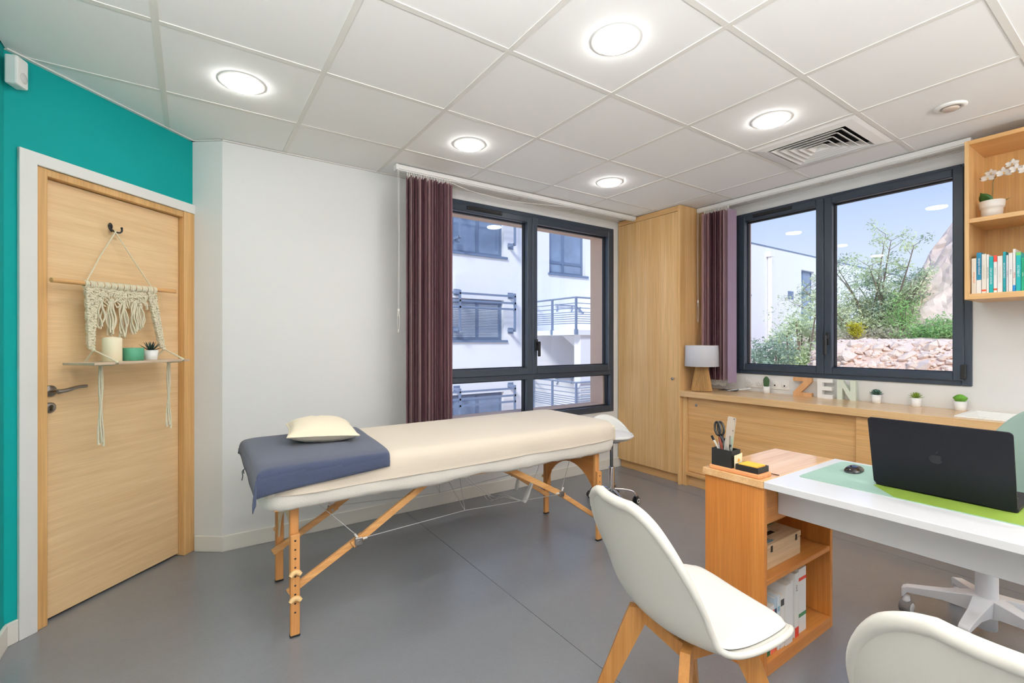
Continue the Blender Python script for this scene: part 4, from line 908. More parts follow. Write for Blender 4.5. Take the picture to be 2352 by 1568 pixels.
for y, s in ((2.185, -1), (2.675, 1)):
    J1, J2 = Vector((0.632, y, 0.338)), Vector((1.850, y, 0.332))
    dL = (J1-Vector((0.345, y, 0.185))).normalized()
    b1 = bar('lower_brace', (0.340, y+0.012*s*-1, 0.178), J1+dL*0.03+Vector((0, 0.012*s*-1, 0)), 0.030, 0.018, M_beech_l, mt); bar('upper_brace', J1-(Vector((1.03, y, 0.575))-J1).normalized()*0.03, (1.03, y, 0.580), 0.032, 0.018, M_beech_l, mt)
    bar('lower_brace', J2+Vector((-0.03, -0.012*s, 0.02)), (2.140, y-0.012*s, 0.135), 0.028, 0.018, M_beech_l, mt); bar('upper_brace', (1.385, y, 0.585), J2+Vector((0.03, 0, -0.018)), 0.032, 0.018, M_beech_l, mt)
    for J in (J1, J2):
        q = G(); q.cyl(J+Vector((0, s*0.024, 0)), J+Vector((0, -s*0.024, 0)), 0.007, n=12); q.box(J+Vector((-0.018, s*0.008, -0.016)), J+Vector((0.018, s*0.021, 0.018)), 0.003); part('brace_hinge', q, M_steel, mt)
    xm_, zm = 1.185 if s < 0 else 1.287, 0.367 if s < 0 else 0.305
    cg = G(); ya = y+s*0.012
    for pts in (((0.415, 2.30 if s < 0 else 2.6, 0.575), J1+Vector((0, s*0.01, 0.02))), (J1+Vector((0.03, s*0.01, 0.01)), (xm_, ya, zm)), ((xm_, ya, zm), J2+Vector((-0.03, s*0.01, 0.0))), (J2+Vector((0.0, s*0.01, 0.02)), (2.06, 2.30 if s < 0 else 2.6, 0.57)), ((xm_, ya, zm), (1.150, ya, 0.575)), ((xm_, ya, zm), (1.15, 2.43, 0.575))): cg.cyl(pts[0], pts[1], 0.0016, n=6)
    part('tension_cable', cg, M_cable, mt)
    q = G()
    for J, dx in ((J1, 1), (J2, -1)): q.cyl(J+Vector((dx*0.012, s*0.01, 0.006)), J+Vector((dx*0.04, s*0.01, 0.008)), 0.0045, n=8); q.cyl(J+Vector((-dx*0.004, s*0.01, 0.014)), J+Vector((-dx*0.016, s*0.01, 0.036)), 0.0045, n=8)
    part('cable_sleeve', q, M_white, mt)
# linens ---------------------------------------------------------------
def cloth_mat(name, c, sc=900, amt=0.12, bs=700, bst=0.6, st=(1,1,1)):
    return mat(name, c, 0.95, spec=0.1, sheen=0.25, noise=(sc, amt, st), bump=(bs, bst))
M_sheet = cloth_mat('white fitted sheet', rgb(236, 231, 220), 500, 0.04, 300, 0.3); M_blanket = cloth_mat('cream fleece blanket', rgb(230, 217, 198)); M_towel = cloth_mat('indigo linen cloth', rgb(62, 70, 92), 260, 0.22, 600, 0.5, (1, 4, 1)); M_pillow = cloth_mat('cream cotton pillow', rgb(240, 226, 200), 300, 0.05, 300, 0.3)
def wav(p, f, s): return mnoise.noise(Vector((p.x*f+s, p.y*f, s*2.3)))
fs = G()
prof = [lambda th, p: (-0.002, 0.690), lambda th, p: (0.001, 0.66), lambda th, p: (0.002+0.002*wav(p, 9, 1), 0.625), lambda th, p: (0.000+0.004*wav(p, 16, 2), 0.595+0.004*wav(p, 5, 3)), lambda th, p: (-0.008+0.008*wav(p, 22, 4), 0.572+0.010*wav(p, 4, 5)), lambda th, p: (-0.022+0.010*wav(p, 24, 6), 0.560+0.014*wav(p, 4, 5)+0.006*wav(p, 20, 2)), lambda th, p: (-0.05+0.012*wav(p, 20, 7), 0.566), lambda th, p: (-0.10, 0.60)]
v_, f_ = lid(prof, X0, X1, Y0, Y1, 0.11, top=False); fs.add(v_, f_, True); solo('fitted_sheet', fs, M_sheet, 'white gathered sheet wrapped under the massage table top', 'sheet')
def hemz(th, p):
    z = 0.632+0.006*wav(p, 3, 9)
    if p.x > 1.9: z += 0.010*(p.x-1.9)/0.35
    if p.y > 2.5: z += 0.05
    return z
bl = G()
prof = [lambda th, p: (-0.40, ZT_+0.0125), lambda th, p: (-0.24, ZT_+0.012+0.001*wav(p, 3, 1)), lambda th, p: (-0.12, ZT_+0.0115+0.002*wav(p, 4, 2)), lambda th, p: (-0.05, ZT_+0.009), lambda th, p: (-0.022, ZT_+0.003), lambda th, p: (-0.006, ZT_-0.010), lambda th, p: (0.006+0.002*wav(p, 8, 3), ZT_-0.032), lambda th, p: (0.010+0.004*wav(p, 7, 4), ZT_-0.06), lambda th, p: (0.011+0.006*wav(p, 7, 4), lerp(ZT_-0.06, hemz(th, p), 0.6)), lambda th, p: (0.011+0.008*wav(p, 7, 4), hemz(th, p)+0.004), lambda th, p: (0.0125+0.008*wav(p, 7, 4), hemz(th, p)+0.001), lambda th, p: (0.011+0.008*wav(p, 7, 4), hemz(th, p)), lambda th, p: (0.007+0.008*wav(p, 7, 4), hemz(th, p)+0.003), lambda th, p: (0.006+0.004*wav(p, 7, 4), ZT_-0.06)]
v_, f_ = lid(prof, X0, X1, Y0, Y1, 0.12, top=False); bl.add(v_, f_, True)
bk = solo('blanket', bl, M_blanket, 'cream fleece blanket spread over the massage table', 'blanket')
# blue cloth: two-way drape over the head end
def drape(s, t):
    """s: 0 at the free edge on top, 1 at the hem over the end; t: 0 far hem, 1 near hem"""
    zt = ZT_+0.0185; lenx_top = 0.555; lenx = 0.655; a = s*lenx
    y_far, y_near = Y1-0.01, Y0-0.010; ly_far, ly_near = 0.05, 0.118-0.05*(1-s); tot = (y_far-y_near)+ly_far+ly_near; b = t*tot
    xr = 0.792-0.055*t; edge = X0-0.024; span = xr-edge
    dx = max(0, a-span+0.012); x = xr-min(a, span-0.012)
    if b < ly_far: dy = ly_far-b; y = y_far; sgn = 1
    elif b > ly_far+(y_far-y_near): dy = b-ly_far-(y_far-y_near); y = y_near; sgn = -1
    else: dy = 0; y = y_far-(b-ly_far); sgn = 0
    ex = math.exp(-((x-edge)/0.035)); ey = math.exp(-((y-y_near)/0.035)) if y < 2.5 else math.exp(-((y_far-y)/0.035))
    z = zt-max(dx, dy)-0.25*min(dx, dy)
    if dx == 0: z -= 0.013*ex
    if dy == 0: z -= 0.013*ey
    x -= 0.007*(1-math.exp(-dx/0.02))+0.16*dy*math.exp(-max(0, x-edge)/0.05); y += sgn*0.010*(1-math.exp(-dy/0.02)); y -= 0.30*dx*math.exp(-abs(y-y_near)/0.06)
    n = wav(Vector((x, y, 0)), 7, 3)
    if dx > 0: x -= 0.006*n*(1-math.exp(-dx/0.03))
    if dy > 0: y += sgn*0.007*n*(1-math.exp(-dy/0.03))
    if dx == 0 and dy == 0: z += 0.0015*n
    return Vector((x, y, z))
tw = G(); NU, NV = 46, 70
top = [[drape(i/(NU-1), j/(NV-1)) for i in range(NU)] for j in range(NV)]
for _ in range(7):                                   # relax the cloth so that its folds are soft
    old = [r[:] for r in top]
    for j in range(NV):
        for i in range(NU):
            nb_ = [old[j][i+d] for d in (-1, 1) if 0 <= i+d < NU and 0 <= i-d < NU]+[old[j+d][i] for d in (-1, 1) if 0 <= j+d < NV and 0 <= j-d < NV]
            if nb_: top[j][i] = old[j][i].lerp(sum(nb_, Vector((0, 0, 0)))/len(nb_), 0.5)
for r_ in top:
    for p_ in r_: p_.z += 0.004
nor = []
for j in range(NV):
    row = []
    for i in range(NU):
        a = top[j][min(i+1, NU-1)]-top[j][max(i-1, 0)]; b = top[min(j+1, NV-1)][i]-top[max(j-1, 0)][i]; n = b.cross(a); n = n.normalized() if n.length > 1e-9 else Vector((0, 0, 1)); row.append(n if n.z > -0.2 else -n)
    nor.append(row)
vs_ = [top[j][i]+nor[j][i]*0.0015 for j in range(NV) for i in range(NU)]+[top[j][i]-nor[j][i]*0.0025 for j in range(NV) for i in range(NU)]; K = NU*NV; fs_ = []
for j in range(NV-1):
    for i in range(NU-1): a = j*NU+i; fs_ += [(a, a+NU, a+NU+1, a+1), (K+a, K+a+1, K+a+NU+1, K+a+NU)]
for i in range(NU-1): a = i; b = (NV-1)*NU+i; fs_ += [(a, a+1, K+a+1, K+a), (b, K+b, K+b+1, b+1)]
for j in range(NV-1): a = j*NU; b = j*NU+NU-1; fs_ += [(a, K+a, K+a+NU, a+NU), (b, b+NU, K+b+NU, K+b)]
tw.add(vs_, fs_, True); twt = thing('head_cloth', 'indigo blue linen cloth draped over the head end of the massage table', 'cloth', (0.49, 2.44, 0.62)); part('cloth', tw, M_towel, twt)
g = G(); p0 = Vector((0.205, 2.50, 0.665)); g.tube(spline([p0, p0+Vector((-0.012, 0, -0.012)), p0+Vector((-0.010, 0.004, -0.035)), p0+Vector((-0.014, 0.002, -0.055))], 4), 0.0022, 5); g.tube(spline([p0, p0+Vector((-0.006, 0.012, -0.010)), p0+Vector((-0.004, 0.018, -0.028))], 4), 0.0022, 5); part('tie_cord', g, mat('dark tie cord', rgb(80, 82, 88), 0.9), twt)
# pillow
pl = thing('pillow', 'cream piped cushion on the indigo cloth', 'pillow', (0.545, 2.55, ZT_+0.02)); MPl = Matrix.Translation((0.545, 2.525, ZT_+0.068)) @ Matrix.Rotation(math.radians(-8), 4, 'Z') @ Matrix.Rotation(math.radians(3), 4, 'Y')
def cush(u, v, s):
    a, b = u*2-1, v*2-1; ex = 0.155*(1-0.085*(1-abs(a)**2)*b*b*0+0); px = a*(0.152-0.018*(1-b*b)*abs(a)**3*0-0.016*(1-b*b)*0); 
    px = a*(0.160-0.014*math.cos(b*math.pi/2)); py = b*(0.200-0.016*math.cos(a*math.pi/2))
    e = (1-abs(a)**2.4)*(1-abs(b)**2.4); th = 0.064*max(0, e)**0.5
    wr = 0.0035*mnoise.noise(Vector((px*30, py*12, s*3)))*min(1, e*3)
    return MPl @ Vector((px, py, s*(th)+wr-(0.0 if s > 0 else 0.0)))
g = G(); g.grid(lambda u, v: cush(u, v, 1), 30, 30); g.grid(lambda u, v: cush(1-u, v, -0.82), 30, 30); part('cover', g, M_pillow, pl)
per = [(i/20*2-1, -1) for i in range(20)]+[(1, i/20*2-1) for i in range(20)]+[(1-i/20*2, 1) for i in range(20)]+[(-1, 1-i/20*2) for i in range(20)]
g = G(); g.tube([cush((a+1)/2, (b+1)/2, 0.0001) for a, b in per], 0.0032, 6, closed=True); part('piping', g, M_pillow, pl)
# heating controls and leads hanging below the table
M_wplas = mat('white plastic', rgb(232, 232, 230), 0.4); M_lead = mat('white electric lead', rgb(228, 228, 226), 0.5)
def controller(lab, c, d, lead):
    c, d = Vector(c), Vector(d).normalized(); t = thing('blanket_controller', lab, 'controller', c-d*0.07); q = d.to_track_quat('Z', 'Y').to_matrix().to_4x4(); g = G()
    g.lathe([(0.0, -0.072), (0.013, -0.070), (0.019, -0.055), (0.020, -0.02), (0.016, 0.02), (0.019, 0.045), (0.015, 0.066), (0.0, 0.070)], c, 20, M=q @ Matrix.Diagonal((1.0, 0.55, 1.0, 1.0))); part('body', g, M_wplas, t)
    for k in (0.015, -0.01): g = G(); g.box((-0.006, -0.0125, k), (0.006, -0.009, k+0.008), 0.001); g.xf(Matrix.Translation(c) @ q); part('button', g, mat('grey print', rgb(110, 110, 118), 0.6), t)
    g = G(); g.tube(spline(lead, 6), 0.0022, 6); part('lead', g, M_lead, t)
controller('small white blanket controller hanging close to the wall under the table', (2.01, 2.86, 0.215), (0.25, 0, 0.95), [(2.028, 2.86, 0.285), (2.05, 2.85, 0.36), (2.12, 2.80, 0.38), (2.22, 2.72, 0.36), (2.15, 2.6, 0.45), (2.02, 2.55, 0.56)])
controller('larger white blanket controller hanging nearer under the table', (1.825, 2.48, 0.265), (0.45, 0, 0.85), [(1.860, 2.48, 0.325), (1.93, 2.5, 0.42), (1.955, 2.52, 0.50), (1.97, 2.52, 0.565)])
ln = thing('power_leads', 'coiled white power leads hanging from the wall duct', 'cable', (1.75, 3.0, 0.05)); rnd = random.Random(8)
for k in range(4):
    o = Vector((rnd.uniform(-.012, .012), rnd.uniform(-.02, .02), rnd.uniform(-.012, .012)))
    g = G(); g.tube(spline([Vector((1.70+0.02*k, 3.24, 0.40))+o, Vector((1.69+0.01*k, 3.10, 0.33))+o, Vector((1.655, 3.02, 0.285))+o*1.5, Vector((1.70, 3.0, 0.22))+o*1.4, Vector((1.775, 2.97, 0.155))+o, Vector((1.80, 2.9, 0.10+0.01*k))+o, Vector((1.76, 2.68, 0.19+0.006*k))+o*0.4, Vector((1.80, 2.50, 0.202))], 6), 0.0022, 6); part('lead', g, M_lead, ln)
M_duct = mat('white cable duct', rgb(226, 224, 219), 0.5)
for lb, xa, xb in (('left wall box with power sockets low under the window', 1.665, 1.925), ('right wall box with power sockets low under the window', 1.972, 2.265)):
    t = thing('floor_socket_box', lb, 'socket', ((xa+xb)/2, YB-0.01, 0.195), group='low socket boxes'); g = G(); g.box((xa, YB-0.012, 0.195), (xb, YB-0.0005, 0.275), 0.003); part('plate', g, M_duct, t)
    for k in range(3): xx = lerp(xa, xb, (k+0.5)/3); g = G(); g.lathe([(0.0, 0.0), (0.021, 0.0), (0.021, 0.002), (0.018, 0.002), (0.017, -0.004), (0.0, -0.004)], (xx, YB-0.0125, 0.235), 18, M=Matrix.Rotation(math.radians(90), 4, 'X')); part('socket', g, M_duct, t)
# ================================================================== rolling stool
st = thing('rolling_stool', 'white shell stool on chrome castors beside the massage table', 'stool', (2.69, 2.565, 0)); sx_, sy_ = 2.69, 2.565
M_shell = mat('white polypropylene', rgb(236, 236, 230), 0.38, spec=0.45); M_cush = mat('white leatherette', rgb(238, 238, 236), 0.45, bump=(300, 0.08))
fa = math.radians(244)                      # the way the stool faces
def sp_(r, a, z): return Vector((sx_+r*math.cos(fa+a), sy_+r*math.sin(fa+a), z))
def bowl(u, v):
    a = u*2*math.pi-math.pi; bk = max(0.0, -math.cos(a))**1.5
    R = 0.172+0.012*math.cos(2*a)
    if v < 0.6: q = v/0.6; r = R*q; z = 0.500-0.010*(1-q**3)+0.026*q**4
    else: q = (v-0.6)/0.4; r = R*(1+0.04*q+0.07*q*bk); z = 0.526+0.004*q+bk*0.128*q
    return sp_(r, a, z)
g = G(); g.grid(bowl, 48, 14, closeu=True); 
so = part('seat_shell', g, M_shell, st); md = so.modifiers.new('thick', 'SOLIDIFY'); md.thickness = 0.020; md.offset = -1
g = G(); g.grid(lambda u, v: sp_(0.150*v, u*2*math.pi, 0.556-0.014*v**4), 36, 8, closeu=True); g.grid(lambda u, v: sp_(0.150*(1-v)+0.158*v, u*2*math.pi, 0.542-0.024*v), 36, 4, closeu=True); part('cushion', g, M_cush, st)
g = G(); g.lathe([(0.0, 0.492), (0.07, 0.49), (0.07, 0.478), (0.018, 0.470), (0.0125, 0.46), (0.0125, 0.27)], (sx_, sy_, 0), 20); part('gas_lift', g, mat('dark chrome rod', rgb(130, 130, 134), 0.2, metal=1), st)
g = G(); g.lathe([(0.0, 0.285), (0.020, 0.285), (0.023, 0.28), (0.023, 0.13), (0.026, 0.12), (0.026, 0.075), (0.0, 0.07)], (sx_, sy_, 0), 24); part('column', g, M_chrome, st)
for k in range(5):
    a = math.radians(-38+72*k); d = Vector((math.cos(a), math.sin(a), 0)); c = Vector((sx_, sy_, 0)); g = G()
    g.tube(spline([c+d*0.02+Vector((0, 0, 0.112)), c+d*0.10+Vector((0, 0, 0.108)), c+d*0.165+Vector((0, 0, 0.094)), c+d*0.188+Vector((0, 0, 0.06))], 6), 0.0105, 12); lg = part('base_leg', g, M_chrome, st)
    e = c+d*0.190; sw = Vector((-d.y, d.x, 0)); g = G(); g.box((-0.020, -0.014, 0.022), (0.016, 0.014, 0.060), 0.006, 2, M=Matrix.Translation(e) @ Matrix.Rotation(a+0.8, 4, 'Z')); cs = part('castor_hood', g, M_black, lg)
    Mw = Matrix.Translation(e+Vector((0, 0, 0.026))) @ Matrix.Rotation(a+0.8, 4, 'Z') @ Matrix.Rotation(math.radians(90), 4, 'X'); g = G(); g2 = G()
    for s in (-1, 1): g.lathe([(0.0, s*0.008), (0.024, s*0.008), (0.026, s*0.012), (0.026, s*0.019), (0.022, s*0.021), (0.0, s*0.021)], (0, 0, 0), 20); g2.lathe([(0.018, s*0.0212), (0.018, s*0.0222), (0.010, s*0.0222), (0.010, s*0.0212)], (0, 0, 0), 20, cap0=False, cap1=False)
    g.xf(Mw); g2.xf(Mw); part('wheel', g, M_black, lg); part('wheel_ring', g2, M_white, lg)
# ================================================================== desk
M_dko = wood('honey oak desk veneer', rgb(184, 112, 48), rgb(202, 132, 64), 'z', 1.4, 0.35)
M_dkx = wood('honey oak shelf veneer', rgb(190, 120, 56), rgb(206, 140, 74), 'x', 1.4, 0.35)
M_dkt = wood('oak desk end top', rgb(214, 166, 114), rgb(226, 184, 136), 'x', 1.2, 0.12)
M_dtop = mat('white desk laminate', rgb(216, 216, 218), 0.25, spec=0.5)
dk = thing('desk', 'white and honey oak desk with an open shelf end', 'desk', (2.03, 0.3, 0)); ZD = 0.738
mx0, mx1, my0, my1 = 1.742, 2.332, 0.902, 1.152
g = G(); g.box((mx0, my0+0.001, 0.710), (mx1, my1, ZD), 0.0015); part('oak_top', g, M_dkt, dk)
g = G(); g.box((mx0+0.012, my0+0.004, 0), (mx0+0.034, my1-0.004, 0.710), 0.001); part('end_panel', g, M_dko, dk)
g = G(); g.box((mx1-0.022, my0+0.004, 0), (mx1, my1-0.004, 0.710), 0.001); part('end_panel', g, M_dko, dk)
g = G(); g.box((mx0+0.034, my1-0.022, 0.0), (mx1-0.022, my1-0.004, 0.710), 0.0); part('back_panel', g, M_dko, dk)
g = G(); g.box((mx0+0.034, my0+0.004, 0.0), (mx1-0.022, my1-0.022, 0.050), 0.001); part('bottom_shelf', g, M_dkx, dk)
g = G(); g.box((mx0+0.034, my0+0.006, 0.338), (mx1-0.022, my1-0.022, 0.358), 0.001); part('middle_shelf', g, M_dkx, dk)
g = G(); g.box((mx0+0.034, my0+0.030, 0.552), (mx1-0.022, my1-0.022, 0.712), 0.0); bx_ = part('drawer_box', g, M_dkx, dk)
g = G(); g.box((1.742, -0.62, 0.712), (2.345, my0, ZD), 0.002); part('white_top', g, M_dtop, dk)
g = G(); g.box((1.905, -0.58, 0.578), (1.925, my0+0.028, 0.712), 0.001); part('skirt_panel', g, M_dtop, dk)
g = G(); g.box((1.80, -0.60, 0), (2.30, -0.575, 0.712), 0.001); part('far_leg_panel', g, M_dtop, dk)
# desk mat, laptop, mouse
def rounded(x0, x1, y0, y1, r, n=5):
    out = []
    for cx2, cy2, a0 in ((x1-r, y0+r, -90), (x1-r, y1-r, 0), (x0+r, y1-r, 90), (x0+r, y0+r, 180)):
        for k in range(n+1): a = math.radians(a0+90*k/n); out.append((cx2+r*math.cos(a), cy2+r*math.sin(a)))
    return out
dm = thing('desk_mat', 'sage green desk mat with olive underside under the laptop', 'desk mat', (2.1, 0.5, ZD))
g = G(); g.prism(rounded(1.915, 2.315, 0.06, 0.862, 0.02), ZD, ZD+0.0022); part('mat', g, mat('sage green leatherette', rgb(146, 176, 160), 0.5, noise=(60, 0.05, (1,1,1))), dm)
M_olive = mat('olive green leatherette', rgb(128, 154, 60), 0.5)
g = G(); g.prism([(1.918, 0.565), (1.918, 0.064), (2.31, 0.064), (2.31, 0.62), (2.02, 0.655)], ZD+0.0022, ZD+0.0028); part('olive_panel', g, M_olive, dm, 'olive green part of the mat')
M_mid = mat('midnight aluminium', rgb(15, 17, 25), 0.5, spec=0.25, noise=(7, 0.25, (1,1,1)))
lp = thing('laptop', 'open midnight black laptop seen from behind on the desk', 'laptop', (2.16, 0.478, ZD+0.003)); zl = ZD+0.003
g = G(); g.prism(rounded(2.035, 2.283, 0.300, 0.656, 0.012), zl+0.001, zl+0.012, bev=0.002); part('base', g, M_mid, lp)
g = G(); g.box((2.075, 0.320, zl+0.012), (2.19, 0.636, zl+0.0132), 0.0); part('keyboard', g, M_black, lp)
Ml = Matrix.Translation((2.030, 0.478, zl+0.010)) @ Matrix.Rotation(math.radians(-22), 4, 'Y'); Ml = Matrix.Translation((2.030, 0.478, zl+0.008)) @ Matrix.Rotation(math.radians(-14), 4, 'Y')
g = G(); g.prism(rounded(-0.178, 0.178, 0.0, 0.248, 0.012), -0.003, 0.003, 'yz', M=Ml, bev=0.001); ld_ = part('screen_lid', g, M_mid, lp)
g = G(); g.prism(rounded(-0.170, 0.170, 0.010, 0.240, 0.008), 0.0031, 0.0036, 'yz', M=Ml); part('screen', g, mat('dark screen', rgb(12, 12, 14), 0.1), ld_)
em = G()                                    # emblem on the lid: bitten fruit outline with a leaf
def emb(pts): em.prism([(p[0]*0.018, 0.128+p[1]*0.018) for p in pts], -0.0036, -0.0030, 'yz', M=Ml)
ap = []
for k in range(40):
    a = 2*math.pi*k/40; r = 1.0+0.05*math.cos(2*a); x = r*0.92*math.cos(a); y = r*0.98*math.sin(a)
    y -= 0.16*math.exp(-(x/0.28)**2)*(1 if y > 0 else -0.55); x2 = -x
    d = math.hypot(x2+1.12, y-0.10)
    if d < 0.50 and x2 < 0: vx, vy = x2+1.12, y-0.10; q = 0.50/max(d, 1e-3); x2, y = -1.12+vx*q, 0.10+vy*q
    ap.append((x2, y))
emb(ap); emb([(-0.05, 1.02), (-0.02, 1.30), (-0.20, 1.58), (-0.42, 1.62), (-0.40, 1.32), (-0.24, 1.10)])
part('emblem', em, mat('glossy black emblem', rgb(16, 18, 24), 0.15, metal=0.4), ld_)
ms = thing('mouse', 'glossy black wireless mouse on the desk mat', 'mouse', (2.172, 0.768, ZD+0.003)); Mm = Matrix.Translation((2.172, 0.768, ZD+0.003)) @ Matrix.Rotation(math.radians(5), 4, 'Z')
def m_out(a, s=1.0): return (0.0565*s*math.copysign(abs(math.cos(a))**0.72, math.cos(a)), 0.0285*s*math.copysign(abs(math.sin(a))**0.78, math.sin(a))*(1-0.08*math.cos(a)**2))
def mouse(u, v):
    p = m_out(2*math.pi*u, v**0.8); return Mm @ Vector((p[0], p[1], 0.0055+0.0165*(1-(v**0.8)**2.4)**0.75*(1-1.6*p[0])))
g = G(); g.grid(mouse, 40, 12, closeu=True); part('top_shell', g, mat('glossy black acrylic', rgb(14, 14, 16), 0.06, spec=0.8), ms)
g = G(); g.prism([m_out(2*math.pi*q/40, 0.985) for q in range(40)], 0.0, 0.0056, M=Mm); part('base', g, mat('grey mouse base', rgb(90, 92, 96), 0.35, metal=0.7), ms)
# desk organiser -------------------------------------------------------
TZ = ZD
tr_ = thing('organiser_tray', 'orange wooden organiser tray at the desk corner', 'tray', (1.80, 1.02, TZ)); g = G(); g.box((1.750, 0.922, TZ), (1.840, 1.128, TZ+0.016), 0.004, 2); part('tray', g, wood('orange cherry tray', rgb(218, 146, 94), rgb(230, 164, 112), 'y', 2.0, 0.4), tr_)
for k in range(2): g = G(); g.lathe([(0.0, 0), (0.0024, 0), (0.0024, 0.0006), (0.0, 0.0006)], (1.785+0.03*k, 0.922, TZ+0.008), 10, M=Matrix.Rotation(math.radians(90), 4, 'X')); part('steel_pin', g, M_steel, tr_)
tz = TZ+0.016
def open_box(x0, x1, y0, y1, z0, z1, w):
    g = G(); g.box((x0, y0, z0), (x1, y1, z0+w)); g.box((x0, y0, z0+w), (x0+w, y1, z1)); g.box((x1-w, y0, z0+w), (x1, y1, z1)); g.box((x0+w, y0, z0+w), (x1-w, y0+w, z1)); g.box((x0+w, y1-w, z0+w), (x1-w, y1, z1)); return g
M_bkw = mat('black stained wood', rgb(26, 25, 25), 0.5)
pc = thing('pen_holder', 'black square pen holder on the organiser tray', 'pen holder', (1.785, 1.075, tz)); part('box', open_box(1.756, 1.820, 1.035, 1.120, tz, tz+0.068, 0.004), M_bkw, pc)
nb = thing('note_tray', 'low black tray holding orange note paper', 'note tray', (1.80, 0.977, tz)); part('box', open_box(1.760, 1.838, 0.932, 1.020, tz, tz+0.022, 0.004), M_bkw, nb)
M_org = mat('orange note paper', rgb(244, 176, 62), 0.8)
np_ = thing('note_pad', 'orange note paper block in the low black tray', 'note pad', (1.80, 0.977, tz+0.004)); 
for k in range(5): g = G(); g.box((-0.033, -0.036, tz+0.0042+k*0.004), (0.033, 0.036, tz+0.0080+k*0.004)); g.xf(Matrix.Translation((1.799, 0.977, 0)) @ Matrix.Rotation(math.radians((k % 3-1)*1.5), 4, 'Z')); part('sheet', g, M_org, np_)
cdm = mat('cream card', rgb(242, 228, 192), 0.8)
bc = thing('business_cards', 'cream cards with an orange lotus emblem standing behind the note tray', 'card', (1.79, 1.028, tz))
for k in range(2):
    Mc2 = Matrix.Translation((1.792+0.014*k, 1.0285+0.003*k, tz)) @ Matrix.Rotation(math.radians(4+6*k), 4, 'Z'); g = G(); g.box((-0.030, -0.0004, 0.001), (0.030, 0.0004, 0.052)); g.xf(Mc2); cc = part('card', g, cdm, bc)
    if k == 0:
        g = G()
        for q in range(7):
            a = math.radians(-75+25*q); leaf_blade(g, Vector((0.004, -0.0010, 0.024)), Vector((0.004+0.0125*math.sin(a), -0.0010, 0.024+0.0145*math.cos(a))), 0.003, 0.0003, Vector((0, 1, 0)))
        g.xf(Mc2); part('lotus_emblem', g, mat('orange print', rgb(230, 150, 30), 0.8), cc)
def stick(name, lab, cat, pts, r, m, extra=()):
    t = thing(name, lab, cat, Vector(pts[0])); g = G(); g.tube(pts, r, 10); part('body', g, m, t)
    for nm, gg_, mm in extra: part(nm, gg_, mm, t)
    return t
zi = tz+0.006
# scissors
t = thing('scissors', 'black handled scissors in the pen holder', 'scissors', (1.79, 1.09, zi)); 
g = G(); g.box((1.785, 1.084, zi), (1.788, 1.094, zi+0.09)); g.box((1.790, 1.086, zi), (1.793, 1.096, zi+0.09)); part('blades', g, M_steel, t)
for dx, dy in ((0.0, 0.012), (0.010, 0.004)):
    cpt = Vector((1.783+dx, 1.098+dy, zi+0.138)); g = G(); g.tube([cpt+Vector((0.004*math.sin(a), 0.0125*math.cos(a)+0.010*math.sin(a)*0.5, 0.026*math.sin(a))) for a in [2*math.pi*i/18 for i in range(18)]], 0.0048, 8, closed=True); g.tube([cpt+Vector((0, -0.006, -0.022)), Vector((1.788, 1.090, zi+0.085))], 0.0050, 8); part('handle', g, M_black, t)
# ruler: clear plastic with ticks
M_acr = bpy.data.materials.new('clear acrylic'); M_acr.use_nodes = True; _n = M_acr.node_tree.nodes; _l = M_acr.node_tree.links; _p = _n['Principled BSDF']; _p.inputs['Base Color'].default_value = rgb(226, 222, 216); _p.inputs['Roughness'].default_value = 0.15
_t = _n.new('ShaderNodeBsdfTransparent'); _mx = _n.new('ShaderNodeMixShader'); _mx.inputs[0].default_value = 0.38; _l.new(_t.outputs[0], _mx.inputs[1]); _l.new(_p.outputs[0], _mx.inputs[2]); _l.new(_mx.outputs[0], _n['Material Output'].inputs[0])
Mr = Matrix.Translation((1.772, 1.066, zi)) @ Matrix.Rotation(math.radians(6), 4, 'X') @ Matrix.Rotation(math.radians(2), 4, 'Y')
t = thing('ruler', 'clear plastic ruler standing tall in the pen holder', 'ruler', (1.772, 1.066, zi)); g = G(); g.prism(rounded(-0.017, 0.017, 0, 0.195, 0.005), -0.0012, 0.0012, 'yz', M=Mr); part('body', g, M_acr, t)
g = G()
for k in range(32): g.box((-0.0016, -0.0165, 0.03+k*0.005), (-0.0013, -0.0165+(0.005 if k % 5 == 0 else 0.003), 0.0306+k*0.005))
for k in (0, 1): g.box((-0.0017, -0.0125, 0.187-k*0.047), (-0.0013, -0.0085, 0.191-k*0.047))
g.xf(Mr); part('scale_marks', g, M_black, t)
stick('pen', 'dark red pen leaning in the pen holder', 'pen', [(1.786, 1.080, zi), (1.783, 1.096, zi+0.075), (1.782, 1.102, zi+0.105)], [0.0045, 0.0058, 0.0045], mat('dark red plastic', rgb(112, 44, 30), 0.4))
stick('pen', 'white pen with black end leaning out of the pen holder', 'pen', [(1.800, 1.092, zi), (1.788, 1.120, zi+0.072), (1.784, 1.128, zi+0.088)], 0.0042, mat('ivory plastic', rgb(232, 226, 208), 0.4), [('cap', G().cyl((1.784, 1.128, zi+0.0875), (1.781, 1.136, zi+0.105), 0.0047, n=10), M_black)])
stick('pen', 'green pen behind the clear ruler', 'pen', [(1.800, 1.066, zi), (1.796, 1.056, zi+0.11)], 0.0048, mat('green plastic', rgb(70, 150, 76), 0.4))
stick('pen', 'silver ball pen at the right of the pen holder', 'pen', [(1.776, 1.046, zi), (1.774, 1.049, zi+0.07), (1.774, 1.052, zi+0.118)], [0.004, 0.0045, 0.0028], M_steel, [('grip', G().cyl((1.7745, 1.0488, zi+0.064), (1.774, 1.0505, zi+0.084), 0.0048, n=10), M_black)])
